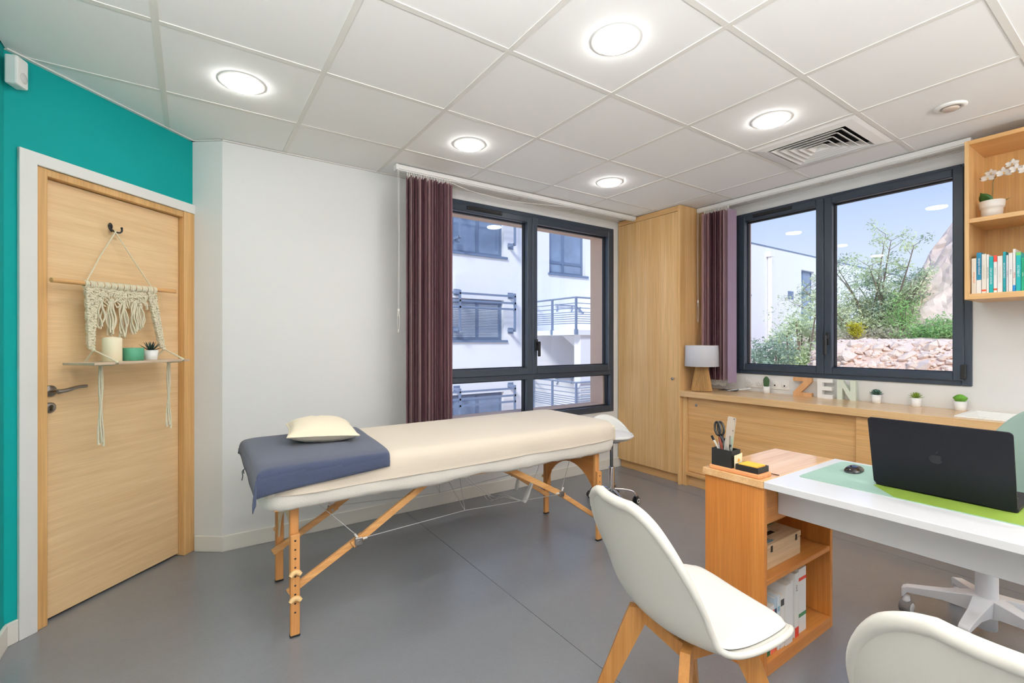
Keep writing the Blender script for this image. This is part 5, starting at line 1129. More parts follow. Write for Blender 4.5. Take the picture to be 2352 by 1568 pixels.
stick('pencil', 'thin brown pencil lying on the oak desk end', 'pencil', [(1.862, 0.935, ZD+0.003), (1.862, 0.905, ZD+0.003)], 0.002, mat('dark brown pencil', rgb(92, 58, 36), 0.5))
t = thing('paper_clips', 'white paper slip in the pen holder beside the scissors', 'paper', (1.80, 1.11, zi)); g = G(); g.prism(rounded(1.088, 1.116, zi, zi+0.085, 0.008), 1.797, 1.7985, 'yz'); part('slip', g, mat('bluish paper', rgb(214, 218, 228), 0.7), t)
t = thing('notebook', 'dark narrow notebook standing behind the red pen', 'notebook', (1.808, 1.10, zi)); g = G(); g.box((1.803, 1.088, zi), (1.811, 1.113, zi+0.098), 0.001); part('cover', g, mat('aubergine cover', rgb(44, 34, 40), 0.6), t)
# tissue box on the middle shelf ---------------------------------------
M_pine = wood('pine box wood', rgb(212, 178, 138), rgb(226, 196, 158), 'x', 2.4, 0.6)
tb = thing('tissue_box', 'wooden tissue box with printed agave leaves on the desk shelf', 'tissue box', (1.96, 1.0, 0.358)); zt = 0.358; bx0, bx1, by0, by1 = 1.862, 2.130, 0.948, 1.088
Mt = Matrix.Translation((0, 0, 0)); g = G(); g.box((bx0, by0, zt), (bx1, by1, zt+0.075), 0.002); part('body', g, M_pine, tb)
g = G(); a0, a1, c0, c1 = bx0+0.07, bx1-0.07, by0+0.05, by1-0.05
for q in (((bx0-0.001, by0-0.001), (a0, by1+0.001)), ((a1, by0-0.001), (bx1+0.001, by1+0.001)), ((a0, by0-0.001), (a1, c0)), ((a0, c1), (a1, by1+0.001))): g.box((q[0][0], q[0][1], zt+0.077), (q[1][0], q[1][1], zt+0.098))
lid_ = part('lid', g, M_pine, tb); g = G(); g.box((a0, c0, zt+0.078), (a1, c1, zt+0.082)); part('slot', g, mat('dark slot', rgb(70, 52, 40), 0.9), tb)
M_agv = mat('agave print', rgb(98, 128, 136), 0.7); M_leafp = mat('leaf print', rgb(112, 132, 86), 0.7); g = G(); rnd = random.Random(2)
for k in range(16):
    a = math.radians(-10+k*12); c0_ = Vector((bx0+0.030, by0+0.012, zt+0.0984)); leaf_blade(g, c0_, c0_+Vector((math.cos(a)*0.050, abs(math.sin(a))*0.040, 0)), 0.0045, 0.0004)
part('agave_print', g, M_agv, lid_); g = G()
for k in range(7): a = math.radians(200+k*26); c0_ = Vector((bx1-0.045, by1-0.022, zt+0.0986)); leaf_blade(g, c0_, c0_+Vector((math.cos(a)*0.045, math.sin(a)*0.030, 0.004)), 0.006, 0.0005)
part('leaf_print', g, M_leafp, lid_); g = G()
for xx in (bx0+0.028, bx1-0.04): 
    for k in (-1, 1): g.box((xx+k*0.004-0.003, by0-0.0022, zt+0.066), (xx+k*0.004+0.003, by0-0.0008, zt+0.090))
part('hinge', g, mat('dark bronze', rgb(70, 58, 46), 0.5, metal=0.8), tb)
# books in the desk shelf (spines face the room) -------------------------
M_page = mat('book pages', rgb(226, 220, 208), 0.9)
def book(lab, x0, x1, yf, dep, z0, hgt, col, group, axis='x', bands=(), tilt=0.0, txt=None, cat='book'):
    """upright book whose spine faces -y (axis x) or -x (axis y); bands = (z from, z to, colour)"""
    if axis == 'x': c = ((x0+x1)/2, yf+dep/2, z0)
    else: c = (yf+dep/2, (x0+x1)/2, z0)
    t = thing('book', lab, cat, c, group=group); th = x1-x0
    M = Matrix.Translation(((x0+x1)/2, yf, z0)) if axis == 'x' else Matrix.Translation((yf, (x0+x1)/2, z0)) @ Matrix.Rotation(math.radians(-90), 4, 'Z')
    M = M @ Matrix.Rotation(math.radians(tilt), 4, 'Y'); mc_ = mat('cover %d %d %d' % col, rgb(*col), 0.5)
    g = G(); h2 = th/2-0.0004; cv = 0.0016
    g.box((-h2, 0, 0.0), (h2, cv, hgt), 0.0004, M=M); g.box((-h2, cv, 0), (-h2+cv, dep, hgt), M=M); g.box((h2-cv, cv, 0), (h2, dep, hgt), M=M); part('cover', g, mc_, t)
    g = G(); g.box((-h2+cv, cv, 0.0015), (h2-cv, dep-0.003, hgt-0.0015), M=M); part('pages', g, M_page, t)
    for za, zb, cc in bands:
        g = G(); g.box((-h2-0.0001, -0.0005, za), (h2+0.0001, 0.0, zb), M=M); part('spine_band', g, mat('print %d %d %d' % cc, rgb(*cc), 0.6), t)
    if txt:
        for s_, size, zc, cc, dxx in txt:
            g = text_geo(s_, size, M @ Matrix.Translation((dxx, -0.0007, zc)) @ Matrix.Rotation(math.radians(90), 4, 'X') @ Matrix.Rotation(math.radians(90), 4, 'Z'), 0.0002); part('spine_title', g, mat('print %d %d %d' % cc, rgb(*cc), 0.6), t)
    return t
zb_ = 0.0505
specs = [('thin white brochure at the left end of the desk shelf', 1.782, 1.792, 0.93, 0.19, 0.160, (238, 236, 230), ((0.10, 0.115, (96, 168, 60)),)),
 ('low white book with a green foot in the desk shelf', 1.800, 1.834, 0.925, 0.195, 0.176, (234, 232, 226), ((0.0, 0.05, (20, 92, 60)), (0.155, 0.165, (110, 170, 70)))),
 ('low white book with a red band in the desk shelf', 1.836, 1.866, 0.925, 0.195, 0.184, (236, 232, 228), ((0.0, 0.035, (232, 110, 86)), (0.155, 0.166, (222, 104, 84)))),
 ('pale blue book with orange and navy cover art in the desk shelf', 1.868, 1.884, 0.925, 0.195, 0.205, (190, 206, 218), ((0.0, 0.03, (226, 110, 60)), (0.12, 0.165, (30, 48, 76)))),
 ('white book with blue edge in the desk shelf', 1.886, 1.902, 0.922, 0.20, 0.212, (226, 234, 238), ((0.15, 0.17, (150, 190, 206)),)),
 ('white book with red and black lettering in the desk shelf', 1.906, 1.932, 0.92, 0.20, 0.206, (236, 232, 226), ((0.02, 0.05, (214, 80, 50)), (0.09, 0.10, (190, 70, 50)), (0.165, 0.19, (60, 60, 60)))),
 ('tall white catalogue in the desk shelf', 1.938, 1.992, 0.916, 0.205, 0.238, (240, 238, 234), ()),
 ('thin white folder beside the tall catalogue', 1.998, 2.016, 0.925, 0.20, 0.236, (236, 234, 232), ()),
 ('tall white book with red foot in the desk shelf', 2.020, 2.052, 0.92, 0.205, 0.260, (238, 236, 230), ((0.0, 0.04, (216, 60, 40)),)),
 ('thick white book with a green leaf and red tomato print', 2.064, 2.128, 0.925, 0.20, 0.264, (240, 238, 234), ((0.065, 0.08, (70, 130, 80)), (0.215, 0.228, (214, 70, 50)))),
 ('thin white magazine beside the thick white book', 2.134, 2.146, 0.97, 0.155, 0.264, (236, 236, 238), ()),
 ('white ring binder at the right end of the desk shelf', 2.152, 2.225, 1.00, 0.122, 0.276, (238, 236, 238), ())]
for k, (lb, a, b, yf, dp, hh, cc, bd_) in enumerate(specs): book(lb, a, b, yf, dp, zb_, hh, cc, 'books in the desk shelf', 'x', bd_, txt=[('KTV', 0.014, 0.20, (60, 60, 64), 0.0)] if k == 8 else None)
# books on the wall shelf ----------------------------------------------
def yb(u): 
    d0 = 0.56447739+0.82544853*(u-1176)/1075.0; d1 = 0.82544853-0.56447739*(u-1176)/1075.0; return 3.69*d1/d0, 3.69/d0
W_, CR, TE = (240, 238, 234), (236, 230, 218), (0, 166, 168)
sb = [(125, 252, 380, CR, ((0.0, 0.0, CR),), [('phytotherapie', 0.011, 0.095, (228, 120, 40), 0.0)], 'cream book with orange title at the left end of the wall shelf'),
 (255, 382, 232, (0, 122, 158), ((0.0, 0.078, (238, 236, 232)),), [('pratique medicale', 0.013, 0.155, (240, 244, 246), 0.0)], 'petrol blue book with a white foot on the wall shelf'),
 (388, 508, 265, CR, ((0.012, 0.022, (226, 84, 50)),), [('AROMATHERAPIE', 0.010, 0.12, (206, 196, 176), 0.0)], 'cream book with a small red arrow next to the petrol blue book'),
 (512, 576, 275, W_, (), [('Solutions naturelles', 0.008, 0.115, (120, 120, 110), 0.0)], 'narrow white book left of the first teal book'),
 (580, 688, 332, TE, (), [('REMEDES NATURELS', 0.010, 0.095, (230, 244, 244), 0.0)], 'shorter teal book with white title on the wall shelf'),
 (694, 788, 320, W_, ((0.172, 0.208, (228, 74, 58)), (0.014, 0.024, (226, 84, 50))), [('LE GUIDE', 0.010, 0.12, (170, 190, 160), 0.0)], 'white book with a red head panel on the wall shelf'),
 (794, 928, 315, W_, (), [('EQUILIBRE ACIDO', 0.011, 0.10, (226, 206, 190), 0.0)], 'wide white book with pale title in the middle of the wall shelf'),
 (934, 1012, 205, (0, 150, 160), (), [('SOINS DE NATURE', 0.010, 0.12, (210, 236, 238), 0.0)], 'tall teal book in the middle of the wall shelf'),
 (1018, 1074, 290, (222, 224, 228), (), [('la digestion', 0.007, 0.10, (150, 150, 160), 0.0)], 'narrow grey white book right of the tall teal book'),
 (1080, 1184, 235, W_, (), [('le corps', 0.008, 0.11, (90, 90, 96), 0.0)], 'white book with small black title on the wall shelf'),
 (1190, 1262, 132, W_, ((0.0, 0.035, (0, 140, 214)),), [('Pratique', 0.009, 0.09, (196, 80, 60), 0.0)], 'tallest white book with a blue foot on the wall shelf'),
 (1270, 1402, 215, (0, 172, 174), ((0.195, 0.212, (120, 196, 110)),), [('LA BIBLE DE', 0.012, 0.11, (226, 246, 246), 0.0)], 'wide turquoise book near the right edge of the wall shelf'),
 (1408, 1476, 350, (0, 150, 110), (), [('nature', 0.008, 0.09, (214, 236, 226), 0.0)], 'green book at the right edge of the photo')]
for a, b, tp, cc, bd_, tx, lb in sb:
    ya, da = yb(2220+a/11.2); yc, db = yb(2220+b/11.2); zz = 1.255-(560+tp/11.2-784)/1075.0*da; hh = zz-1.5262
    book(lb, yc, ya, 3.69, 0.15, 1.5262, hh, cc, 'books on the wall shelf', 'y', [q for q in bd_ if q[1] > q[0]], txt=tx)
# ================================================================== visitor chairs (moulded shell, seat pad, four splayed wooden legs)
M_shellc = mat('warm white chair shell', rgb(218, 215, 205), 0.36, spec=0.45)
M_padc = mat('white seat pad', rgb(216, 214, 208), 0.5, bump=(350, 0.05))
M_legc = wood('beech chair leg', rgb(176, 118, 58), rgb(196, 140, 78), 'z', 2.0, 0.4)
#        (x fwd, z, half width, edge lift, edge kind)
CH = [(0.232, 0.436, 0.165, 0.004), (0.222, 0.452, 0.192, 0.010), (0.170, 0.455, 0.222, 0.018), (0.09, 0.447, 0.238, 0.028), (0.0, 0.438, 0.244, 0.040), (-0.085, 0.440, 0.244, 0.055), (-0.150, 0.462, 0.240, 0.072), (-0.190, 0.510, 0.238, 0.085), (-0.212, 0.575, 0.238, 0.078), (-0.232, 0.650, 0.230, 0.056), (-0.252, 0.720, 0.206, 0.040), (-0.270, 0.780, 0.166, 0.028), (-0.280, 0.812, 0.122, 0.020), (-0.286, 0.828, 0.078, 0.012)]
def _adj(q):
    x, z, w, l = q; z2 = (0.45+(z-0.45)*0.964 if z > 0.47 else z)-0.003; x2 = x*0.885
    if z > 0.5: x2 -= 0.039*(z2-0.5)
    return (x2, z2, w*0.93, l*0.62)
CH = [_adj(q) for q in CH]
def shell_pt(s, t, off=0.0, inset=0.0):
    """s 0..1 along the profile front to top, t -1..1 across; off along the inside normal"""
    k = s*(len(CH)-1); i = min(int(k), len(CH)-2); f = k-i
    def cr(j): return [CH[max(0, min(len(CH)-1, i-1+q))][j] for q in range(4)]
    def c(j):
        p0, p1, p2, p3 = cr(j); return 0.5*((2*p1)+(p2-p0)*f+(2*p0-5*p1+4*p2-p3)*f*f+(3*p1-p0-3*p2+p3)*f**3)
    def d(j):
        p0, p1, p2, p3 = cr(j); return 0.5*((p2-p0)+2*(2*p0-5*p1+4*p2-p3)*f+3*(3*p1-p0-3*p2+p3)*f*f)
    x, z, w, l = c(0), c(1), c(2), c(3); tx, tz = d(0), d(1); L = math.hypot(tx, tz) or 1; nx, nz = tz/L, -tx/L      # inside normal: up on the seat, forward on the back
    w -= inset; tt = t; lift = l*abs(tt)**2.2+off
    return Vector((x+nx*lift, tt*w, z+nz*lift))
def make_chair(label, loc, rz):
    ch = thing('visitor_chair', label, 'chair', loc, rz, 'white visitor chairs at the desk', local=True)
    g = G(); NU, NV = 29, 53; TH = 0.014
    ins = [[shell_pt(j/(NV-1), i/(NU-1)*2-1) for i in range(NU)] for j in range(NV)]
    outs = [[shell_pt(j/(NV-1), i/(NU-1)*2-1, -TH) for i in range(NU)] for j in range(NV)]
    K = NU*NV; vs = [p for r in ins for p in r]+[p for r in outs for p in r]; fs = []
    for j in range(NV-1):
        for i in range(NU-1): a = j*NU+i; fs += [(a, a+1, a+NU+1, a+NU), (K+a, K+a+NU, K+a+NU+1, K+a+1)]
    g.add(vs, fs, True)
    ring = [(0, i) for i in range(NU)]+[(j, NU-1) for j in range(1, NV)]+[(NV-1, i) for i in range(NU-2, -1, -1)]+[(j, 0) for j in range(NV-2, 0, -1)]
    pts = [(ins[j][i]+outs[j][i])*0.5 for j, i in ring]; g.tube(pts, [TH*0.62+0.007*max(0.0, min(1.0, (j/(NV-1)-0.62)/0.25)) for j, i in ring], 10, closed=True)
    part('shell', g, M_shellc, ch)
    g = G(); g.grid(lambda u, v: shell_pt(lerp(0.075, 0.46, v), (u*2-1)*0.93*min(1, 0.80+2.2*v), 0.004+0.018*max(0, 1-abs(u*2-1)**6)**0.5*max(0, 1-abs(v*2-1)**8)**0.5), 25, 25); part('seat_pad', g, M_padc, ch)
    g = G(); g.box((-0.105, -0.105, 0.375), (0.085, -0.070, 0.418), 0.003); g.box((-0.105, 0.070, 0.375), (0.085, 0.105, 0.418), 0.003); g.box((-0.105, -0.07, 0.375), (-0.07, 0.07, 0.418), 0.003); g.box((0.05, -0.07, 0.375), (0.085, 0.07, 0.418), 0.003); part('under_frame', g, M_legc, ch)
    for sx_ in (-1, 1):
        for sy_ in (-1, 1):
            a = Vector((0.075 if sx_ > 0 else -0.100, sy_*0.105, 0.420)); b = Vector((0.215 if sx_ > 0 else -0.235, sy_*0.215, 0.0)); g = G(); vs = []
            rd = Vector((sx_*0.78, sy_*0.62, 0)).normalized(); tg = Vector((-rd.y, rd.x, 0))
            for p, w, t_ in ((a, 0.034, 0.0135), (a.lerp(b, 0.14), 0.033, 0.0135), (b, 0.0155, 0.011)):
                for q in ((-1, -1), (1, -1), (1, 1), (-1, 1)): vs.append(p+rd*(q[0]*w)+tg*(q[1]*t_))
            fs = [(0, 3, 2, 1), (8, 9, 10, 11)]
            for k in range(2):
                for i in range(4): j = (i+1) % 4; fs.append((k*4+i, k*4+j, k*4+4+j, k*4+4+i))
            g.add(vs, fs); part('leg', g, M_legc, ch)
    return ch
make_chair('white shell chair with wooden legs in front of the desk shelf', (1.244, 0.866, 0), math.radians(-13.7))
make_chair('white shell chair cut off at the bottom right corner', (1.215, 0.152, 0), math.radians(-0.6))
# ================================================================== office chair behind the desk
oc = thing('office_chair', 'sage green office chair with white star base behind the desk', 'office chair', (2.80, 0.505, 0)); ox, oy = 2.80, 0.505
M_felt = mat('sage green felt', rgb(160, 184, 172), 0.95, spec=0.1, sheen=0.3, noise=(900, 0.12, (1,1,1)), bump=(900, 0.5)); M_wp = mat('white nylon', rgb(236, 236, 238), 0.4); M_gt = mat('grey castor tyre', rgb(128, 124, 120), 0.6)
fo_ = math.radians(128)
def op(r, a, z): return Vector((ox+r*math.cos(fo_+a), oy+r*math.sin(fo_+a), z))
g = G()
g.grid(lambda u, v: op(lerp(0.215, 0.252, v)*(1.0+0.06*math.cos(2*(lerp(-2.15, 2.15, u)))), math.pi+lerp(-1.22, 1.22, u)*lerp(1.0, 0.80, v**3), lerp(0.50, 0.985-0.14*abs(u*2-1)**2.6, v)), 34, 20)
bkp = part('backrest', g, M_felt, oc); md = bkp.modifiers.new('thick', 'SOLIDIFY'); md.thickness = 0.035; md.offset = 1
g = G(); g.lathe([(0.0, 0.43), (0.18, 0.435), (0.225, 0.455), (0.235, 0.48), (0.225, 0.505), (0.19, 0.52), (0.0, 0.525)], (ox, oy, 0), 40); part('seat', g, M_felt, oc)
g = G(); g.lathe([(0.0, 0.43), (0.11, 0.43), (0.10, 0.40), (0.03, 0.39), (0.03, 0.33)], (ox, oy, 0), 24); part('mechanism', g, M_wp, oc)
g = G(); g.lathe([(0.0, 0.34), (0.0365, 0.34), (0.0365, 0.14), (0.034, 0.13), (0.034, 0.035), (0.0, 0.03)], (ox, oy, 0), 28); part('column', g, M_wp, oc)
a0 = math.atan2(0.774-oy, 2.73-ox)
for k in range(5):
    a = a0+math.radians(72*k); d = Vector((math.cos(a), math.sin(a), 0)); c = Vector((ox, oy, 0)); sd = Vector((-d.y, d.x, 0)); vs = []
    prof_ = [(0.02, 0.172, 0.086, 0.034), (0.06, 0.168, 0.100, 0.032), (0.14, 0.150, 0.108, 0.024), (0.26, 0.128, 0.098, 0.019), (0.275, 0.120, 0.075, 0.018), (0.280, 0.110, 0.072, 0.014)]
    sc_ = 1.0
    for r, zt_, zb2, w in prof_:
        for q in ((-1, 1), (1, 1), (1, 0), (-1, 0)): vs.append(c+d*r*sc_+sd*(q[0]*w*(1.0 if q[1] else 0.8))+Vector((0, 0, zt_ if q[1] else zb2)))
    fs = [(0, 1, 2, 3), tuple(range((len(prof_)-1)*4, len(prof_)*4))[::-1]]
    for m_ in range(len(prof_)-1):
        for i in range(4): j = (i+1) % 4; fs.append((m_*4+i, m_*4+4+i, m_*4+4+j, m_*4+j))
    g = G(); g.add(vs, fs, False); lg = part('base_leg', g, M_wp, oc)
    bm_ = lg.modifiers.new('soft', 'BEVEL'); bm_.width = 0.006; bm_.segments = 2
    e = c+d*0.262+Vector((0, 0, 0.030)); Mw = Matrix.Translation(e) @ Matrix.Rotation(a+1.2, 4, 'Z') @ Matrix.Rotation(math.radians(90), 4, 'X')
    g = G(); g.lathe([(0.0, -0.022), (0.024, -0.022), (0.030, -0.018), (0.030, 0.018), (0.024, 0.022), (0.0, 0.022)], (0, 0, 0), 26); g.xf(Mw); wl = part('castor_wheel', g, M_gt, lg)
    g = G(); g.lathe([(0.0, -0.0235), (0.021, -0.0235), (0.023, -0.021), (0.023, 0.021), (0.021, 0.0235), (0.0, 0.0235)], (0, 0, 0), 26); g.xf(Mw); part('castor_hub', g, M_wp, lg)
    g = G(); g.lathe([(0.0, 0.080), (0.012, 0.080), (0.014, 0.062), (0.018, 0.055), (0.0, 0.055)], (e.x, e.y, 0), 14); part('castor_stem', g, M_wp, lg)
# ================================================================== table lamp
tl = thing('table_lamp', 'table lamp with white drum shade and twisted rope base', 'lamp', (3.652, 2.424, ZC)); lx, ly = 3.652, 2.424
M_ropeb = mat('natural jute cord', rgb(196, 152, 96), 0.9, noise=(60, 0.25, (1,1,0.2)))
g = G()
for k in range(46):
    a = 2*math.pi*k/46; da = 0.05
    r0, r1 = 0.0895*0.93, 0.052*0.93
    g.tube([(lx+r0*math.cos(a), ly+r0*math.sin(a), ZC+0.004), (lx+r1*math.cos(a+da), ly+r1*math.sin(a+da), ZC+0.218)], [0.0042, 0.0027], 5)
part('cord_wrap', g, M_ropeb, tl)
g = G(); g.lathe([(0.0, 0.0), (0.081, 0.0), (0.082, 0.004), (0.046, 0.218), (0.0, 0.218)], (lx, ly, ZC), 32); part('base_core', g, mat('dark jute core', rgb(84, 58, 32), 0.9), tl)
g = G(); g.cyl((lx, ly, ZC+0.218), (lx, ly, ZC+0.30), 0.008, n=10); g.lathe([(0.0, 0), (0.028, 0.0), (0.034, 0.03), (0.025, 0.06), (0.0, 0.07)], (lx, ly, ZC+0.27), 16); part('bulb_holder', g, M_white, tl)
M_shadef = slat_fab('white linen shade', rgb(236, 236, 240), 0.35)
g = G(); g.lathe([(0.139, 0.215), (0.1395, 0.2155), (0.135, 0.395), (0.1345, 0.3955), (0.1335, 0.395), (0.1375, 0.2155), (0.139, 0.215)], (lx, ly, ZC), 48, cap0=False, cap1=False); part('shade', g, M_shadef, tl)
g = G(); g.tube([(lx+0.1385*math.cos(a), ly+0.1385*math.sin(a), ZC+0.2165) for a in [2*math.pi*i/40 for i in range(40)]], 0.0018, 5, closed=True); g.tube([(lx+0.1345*math.cos(a), ly+0.1345*math.sin(a), ZC+0.394) for a in [2*math.pi*i/40 for i in range(40)]], 0.0018, 5, closed=True); part('shade_trim', g, M_white, tl)
# ================================================================== letters
def letter(name, lab, poly_list, y_left, zh, x0, x1, m, cat='letter'):
    t = thing(name, lab, cat, ((x0+x1)/2, y_left, ZC), group='wooden letters on the worktop'); g = G()
    for poly in poly_list: g.prism([(y_left-p[0], ZC+p[1]*zh) for p in poly], x0, x1, 'yz')
    part('letter_body', g, m, t)
M_lz = wood('oak letter', rgb(206, 154, 104), rgb(222, 174, 126), 'z', 2.5, 0.5); M_le = mat('white letter', rgb(240, 239, 236), 0.5); M_ln = mat('sage letter', rgb(214, 224, 208), 0.6)
w = 0.134; letter('wooden_letter', 'oak wooden letter Z beside the sockets', [[(0, 0), (w, 0), (w, 0.20), (0.058, 0.20), (w, 0.80), (w, 1), (0.0, 1), (0.0, 0.80), (0.076, 0.80), (0.0, 0.20)]], 1.812, 0.146, 3.950, 3.980, M_lz)
w = 0.104; letter('wooden_letter', 'white wooden letter E between the Z and the N', [[(0, 0), (w, 0), (w, 0.19), (0.034, 0.19), (0.034, 0.405), (w*0.94, 0.405), (w*0.94, 0.595), (0.034, 0.595), (0.034, 0.81), (w, 0.81), (w, 1), (0, 1)]], 1.638, 0.146, 3.950, 3.985, M_le)
w = 0.118; letter('wooden_letter', 'pale sage wooden letter N beside the white E', [[(0, 0), (0.034, 0), (0.034, 0.60), (w-0.034, 0), (w, 0), (w, 1), (w-0.034, 1), (w-0.034, 0.42), (0.034, 1), (0, 1)]], 1.505, 0.146, 3.950, 3.985, M_ln)
# ================================================================== little plants on the worktop
M_spot = mat('small white pot', rgb(240, 239, 236), 0.4)
L1 = mat('dark cactus green', rgb(56, 88, 52), 0.6, noise=(200, 0.25, (1,1,0.1))); L2 = mat('blue green succulent', rgb(70, 104, 92), 0.55); L3 = mat('lime succulent', rgb(124, 150, 44), 0.55); L4 = mat('bright cactus green', rgb(92, 148, 44), 0.55)
px = 3.945
c = (px, 2.020, ZC); t = thing('potted_cactus', 'upright dark cactus in a white pot in front of the sockets', 'potted plant', c); pot(t, c, 0.023, 0.029, 0.056, M_spot)
g = G(); g.grid(lambda u, v: Vector(c)+Vector((0.0185*(1+0.10*math.cos(11*u*2*math.pi))*math.cos(u*2*math.pi)*min(1, (1-v)**0.5*1.9)*(0.80+0.35*math.sin(v*2.6)), 0.0185*(1+0.10*math.cos(11*u*2*math.pi))*math.sin(u*2*math.pi)*min(1, (1-v)**0.5*1.9)*(0.80+0.35*math.sin(v*2.6)), 0.048+0.092*v)), 66, 14, closeu=True); part('cactus_body', g, L1, t)
for (yy, lb, lm, kind) in ((1.262, 'dark blue-green rosette succulent in a white pot', L2, 0), (1.045, 'lime spiky succulent in a white pot', L3, 1)):
    c = (px, yy, ZC); t = thing('potted_succulent', lb, 'potted plant', c); pot(t, c, 0.025, 0.030, 0.058, M_spot); n_ = 30
    for k in range(n_):
        a = k*2.39996; u = k/(n_-1); el = math.radians(lerp(12 if kind == 0 else 8, 80, u)); L = lerp(0.042 if kind == 0 else 0.046, 0.030, u); b = Vector(c)+Vector((0.004*math.cos(a), 0.004*math.sin(a), 0.056+0.012*u)); tip = b+Vector((math.cos(a)*math.cos(el), math.sin(a)*math.cos(el), math.sin(el)))*L
        g = G(); leaf_blade(g, b, tip, 0.0085 if kind == 0 else 0.0062, 0.003, prof=(lambda q: 0.5+0.5*math.sin(q*2.4) if q < 0.8 else max(0.02, (1-q)*4.2)) if kind == 0 else None); part('leaf', g, lm, t)
c = (px, 0.829, ZC); t = thing('potted_cactus', 'round ribbed green cactus in a white pot beside the sink', 'potted plant', c); pot(t, c, 0.025, 0.031, 0.058, M_spot)
g = G(); g.grid(lambda u, v: Vector(c)+Vector((0.036*(0.90+0.10*abs(math.cos(6*u*2*math.pi)))*math.sin(v*2.6+0.10)*math.cos(u*2*math.pi), 0.036*(0.90+0.10*abs(math.cos(6*u*2*math.pi)))*math.sin(v*2.6+0.10)*math.sin(u*2*math.pi), 0.096-0.026*(1-math.cos(v*2.4))*0.9+0.004*math.cos(v*9))), 72, 14, closeu=True); part('cactus_body', g, L4, t)
# ================================================================== sockets on the counter wall
M_sock = mat('white socket plastic', rgb(240, 239, 236), 0.35)
for k, (ya, yb2, lb) in enumerate(((2.225, 2.072, 'double power socket left of the little cactus'), (2.014, 1.861, 'double data socket right of the little cactus'))):
    t = thing('wall_socket', lb, 'socket', (XR-0.004, (ya+yb2)/2, 0.858), group='sockets above the worktop'); g = G(); g.box((XR-0.008, yb2, 0.860), (XR-0.0005, ya, 0.940), 0.002); part('plate', g, M_sock, t)
    for q in (0.25, 0.75):
        yc = lerp(ya, yb2, q); g = G(); g.lathe([(0.0, 0), (0.027, 0), (0.027, 0.003), (0.024, 0.004), (0.0, 0.004)], (XR-0.008, yc, 0.900), 24, M=Matrix.Rotation(math.radians(-90), 4, 'Y')); sc2 = part('insert', g, M_sock, t)
        h_ = G()
        if k == 0:
            for dy, dz_ in ((0.008, -0.003), (-0.008, -0.003), (0, 0.008)): h_.cyl((XR-0.0119, yc+dy, 0.900+dz_), (XR-0.0127, yc+dy, 0.900+dz_), 0.0022, n=8)
        else: h_.box((XR-0.0128, yc-0.006, 0.886), (XR-0.0119, yc+0.006, 0.897))
        part('socket_hole', h_, M_black, sc2)
# extension lead behind the lamp
t = thing('power_strip', 'white power strip with leads lying on the worktop beside the blind', 'power strip', (3.90, 2.26, ZC)); g = G(); Mp = Matrix.Translation((3.895, 2.235, ZC+0.008)) @ Matrix.Rotation(math.radians(-52), 4, 'Z') @ Matrix.Rotation(math.radians(-9), 4, 'Y'); g.box((-0.09, -0.02, 0), (0.10, 0.02, 0.010), 0.003, M=Mp); part('body', g, M_sock, t)
for k in range(5): g = G(); g.lathe([(0.0, 0), (0.013, 0), (0.013, 0.001), (0.0, 0.001)], (-0.07+0.036*k, 0, 0.0102), 14); g.xf(Mp); part('outlet', g, mat('grey outlet', rgb(206, 208, 214), 0.4), t)
M_blk = mat('black lead', rgb(34, 34, 40), 0.5)
for k in range(3):
    g = G(); g.tube(spline([(3.80+0.02*k, 2.36-0.01*k, ZC+0.006), (3.78+0.03*k, 2.30, ZC+0.012+0.004*k), (3.83, 2.26+0.02*k, ZC+0.008), (3.80, 2.20+0.03*k, ZC+0.010), (3.88, 2.22, ZC+0.014)], 6), 0.0028, 6); part('lead', g, M_blk if k < 2 else M_lead, t)
# ================================================================== orchid on the wall shelf
op_ = thing('potted_orchid', 'white moth orchid in a white pot on the upper shelf', 'potted plant', (3.80, 0.664, 1.955)); oc_ = Vector((3.80, 0.664, 1.955))
M_opot = mat('matt white ceramic', rgb(238, 236, 230), 0.5)
g = G(); g.lathe([(0.0, 0), (0.043, 0), (0.046, 0.05), (0.046, 0.062), (0.0515, 0.066), (0.053, 0.072), (0.055, 0.105), (0.053, 0.107), (0.051, 0.105), (0.049, 0.08), (0.0, 0.078)], oc_, 36); part('pot', g, M_opot, op_)
g = G(); g.lathe([(0.0, 0.085), (0.049, 0.082), (0.0, 0.0825)], oc_, 20); part('soil', g, M_soilpot, op_)
L_orc = mat('orchid leaf green', rgb(44, 92, 40), 0.35, noise=(60, 0.15, (1,1,1))); L_st = mat('orchid stem', rgb(120, 110, 60), 0.5); M_pet = slat_fab('white orchid petal', rgb(246, 242, 236), 0.3); M_lip = mat('yellow orchid lip', rgb(226, 180, 110), 0.6)
g = G(); leaf_blade(g, oc_+Vector((-0.01, 0.005, 0.088)), oc_+Vector((-0.035, 0.042, 0.158)), 0.032, 0.003, Vector((0.9, -0.5, 0.0)), 9, lambda q: max(0.03, math.sin(min(1, q*1.02+0.06)*math.pi)**0.6)); part('leaf', g, L_orc, op_)
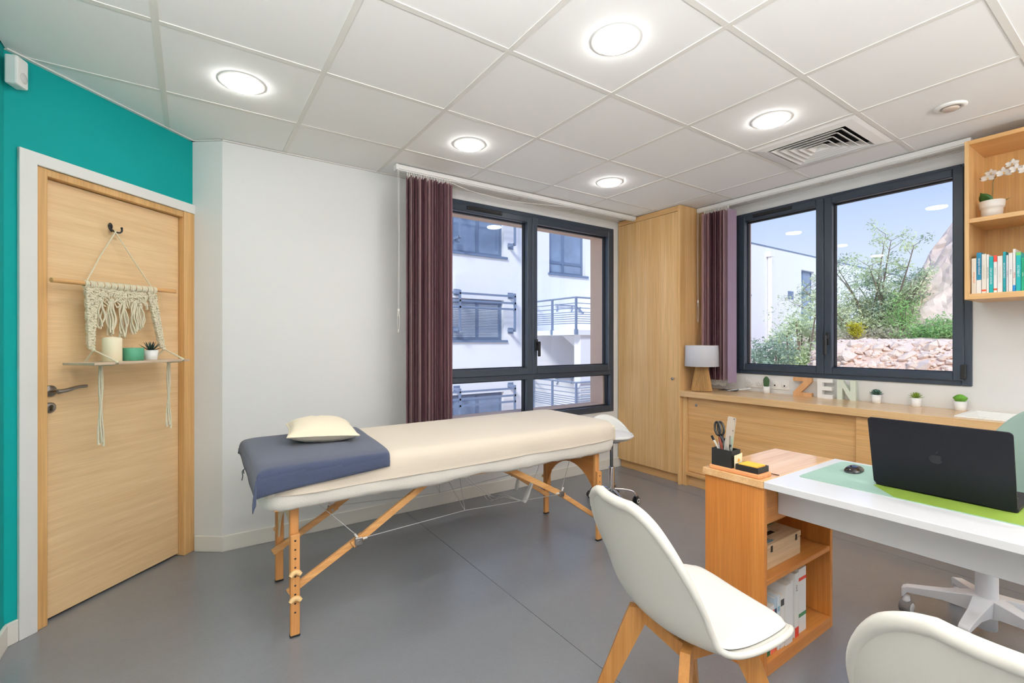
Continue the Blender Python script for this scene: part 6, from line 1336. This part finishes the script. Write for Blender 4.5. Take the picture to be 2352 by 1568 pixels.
g = G(); leaf_blade(g, oc_+Vector((0.01, -0.005, 0.088)), oc_+Vector((0.05, -0.07, 0.12)), 0.026, 0.003, Vector((0, 0, 1)), 9, lambda q: max(0.03, math.sin(min(1, q*1.02+0.06)*math.pi)**0.6)); part('leaf', g, L_orc, op_)
stem = spline([oc_+Vector((0.0, 0.0, 0.085)), oc_+Vector((-0.004, -0.004, 0.17)), oc_+Vector((-0.010, -0.008, 0.225)), oc_+Vector((-0.02, -0.03, 0.245)), oc_+Vector((-0.03, -0.075, 0.262)), oc_+Vector((-0.04, -0.12, 0.255))], 6)
g = G(); g.tube(stem, 0.0022, 6); part('stem', g, L_st, op_); g = G(); g.tube(spline([stem[13], oc_+Vector((-0.015, 0.02, 0.235)), oc_+Vector((-0.02, 0.048, 0.242))], 5), 0.0016, 5)
for k in range(4): g.ball(oc_+Vector((-0.02, 0.046-0.006*k, 0.243+0.004*(k % 2))), 0.0035, 6)
part('bud_stem', g, L_st, op_)
cd2 = Vector((-0.82, -0.18, 0.05)).normalized()
for k, (dx, dy, dz_, s) in enumerate(((-0.03, 0.012, 0.236, 0.030), (-0.025, 0.000, 0.262, 0.026), (-0.045, -0.055, 0.245, 0.034), (-0.05, -0.105, 0.250, 0.032), (-0.045, -0.088, 0.285, 0.028), (-0.05, -0.135, 0.235, 0.030))):
    c = oc_+Vector((dx, dy, dz_)); fw = (cd2+Vector((0, random.uniform(-0.3, 0.3), random.uniform(-0.2, 0.2)))).normalized(); q = fw.to_track_quat('Z', 'Y'); g = G()
    for a, L, wd in ((90, 1.0, 0.42), (210, 0.95, 0.40), (330, 0.95, 0.40), (12, 0.98, 0.62), (168, 0.98, 0.62)):
        a = math.radians(a+random.uniform(-8, 8)); d = q @ Vector((math.cos(a), math.sin(a), 0.18)); leaf_blade(g, c, c+d*s, s*wd*0.8, 0.0008, fw, 7, lambda u: max(0.05, math.sin(min(1, u+0.04)*math.pi)**0.55))
    fl_ = part('flower', g, M_pet, op_); g = G(); leaf_blade(g, c+fw*0.002, c+fw*0.009+(q @ Vector((0, -1, 0)))*s*0.35, s*0.16, 0.002, fw); g.ball(c+fw*0.004, 0.0035, 6); part('lip', g, M_lip, fl_)
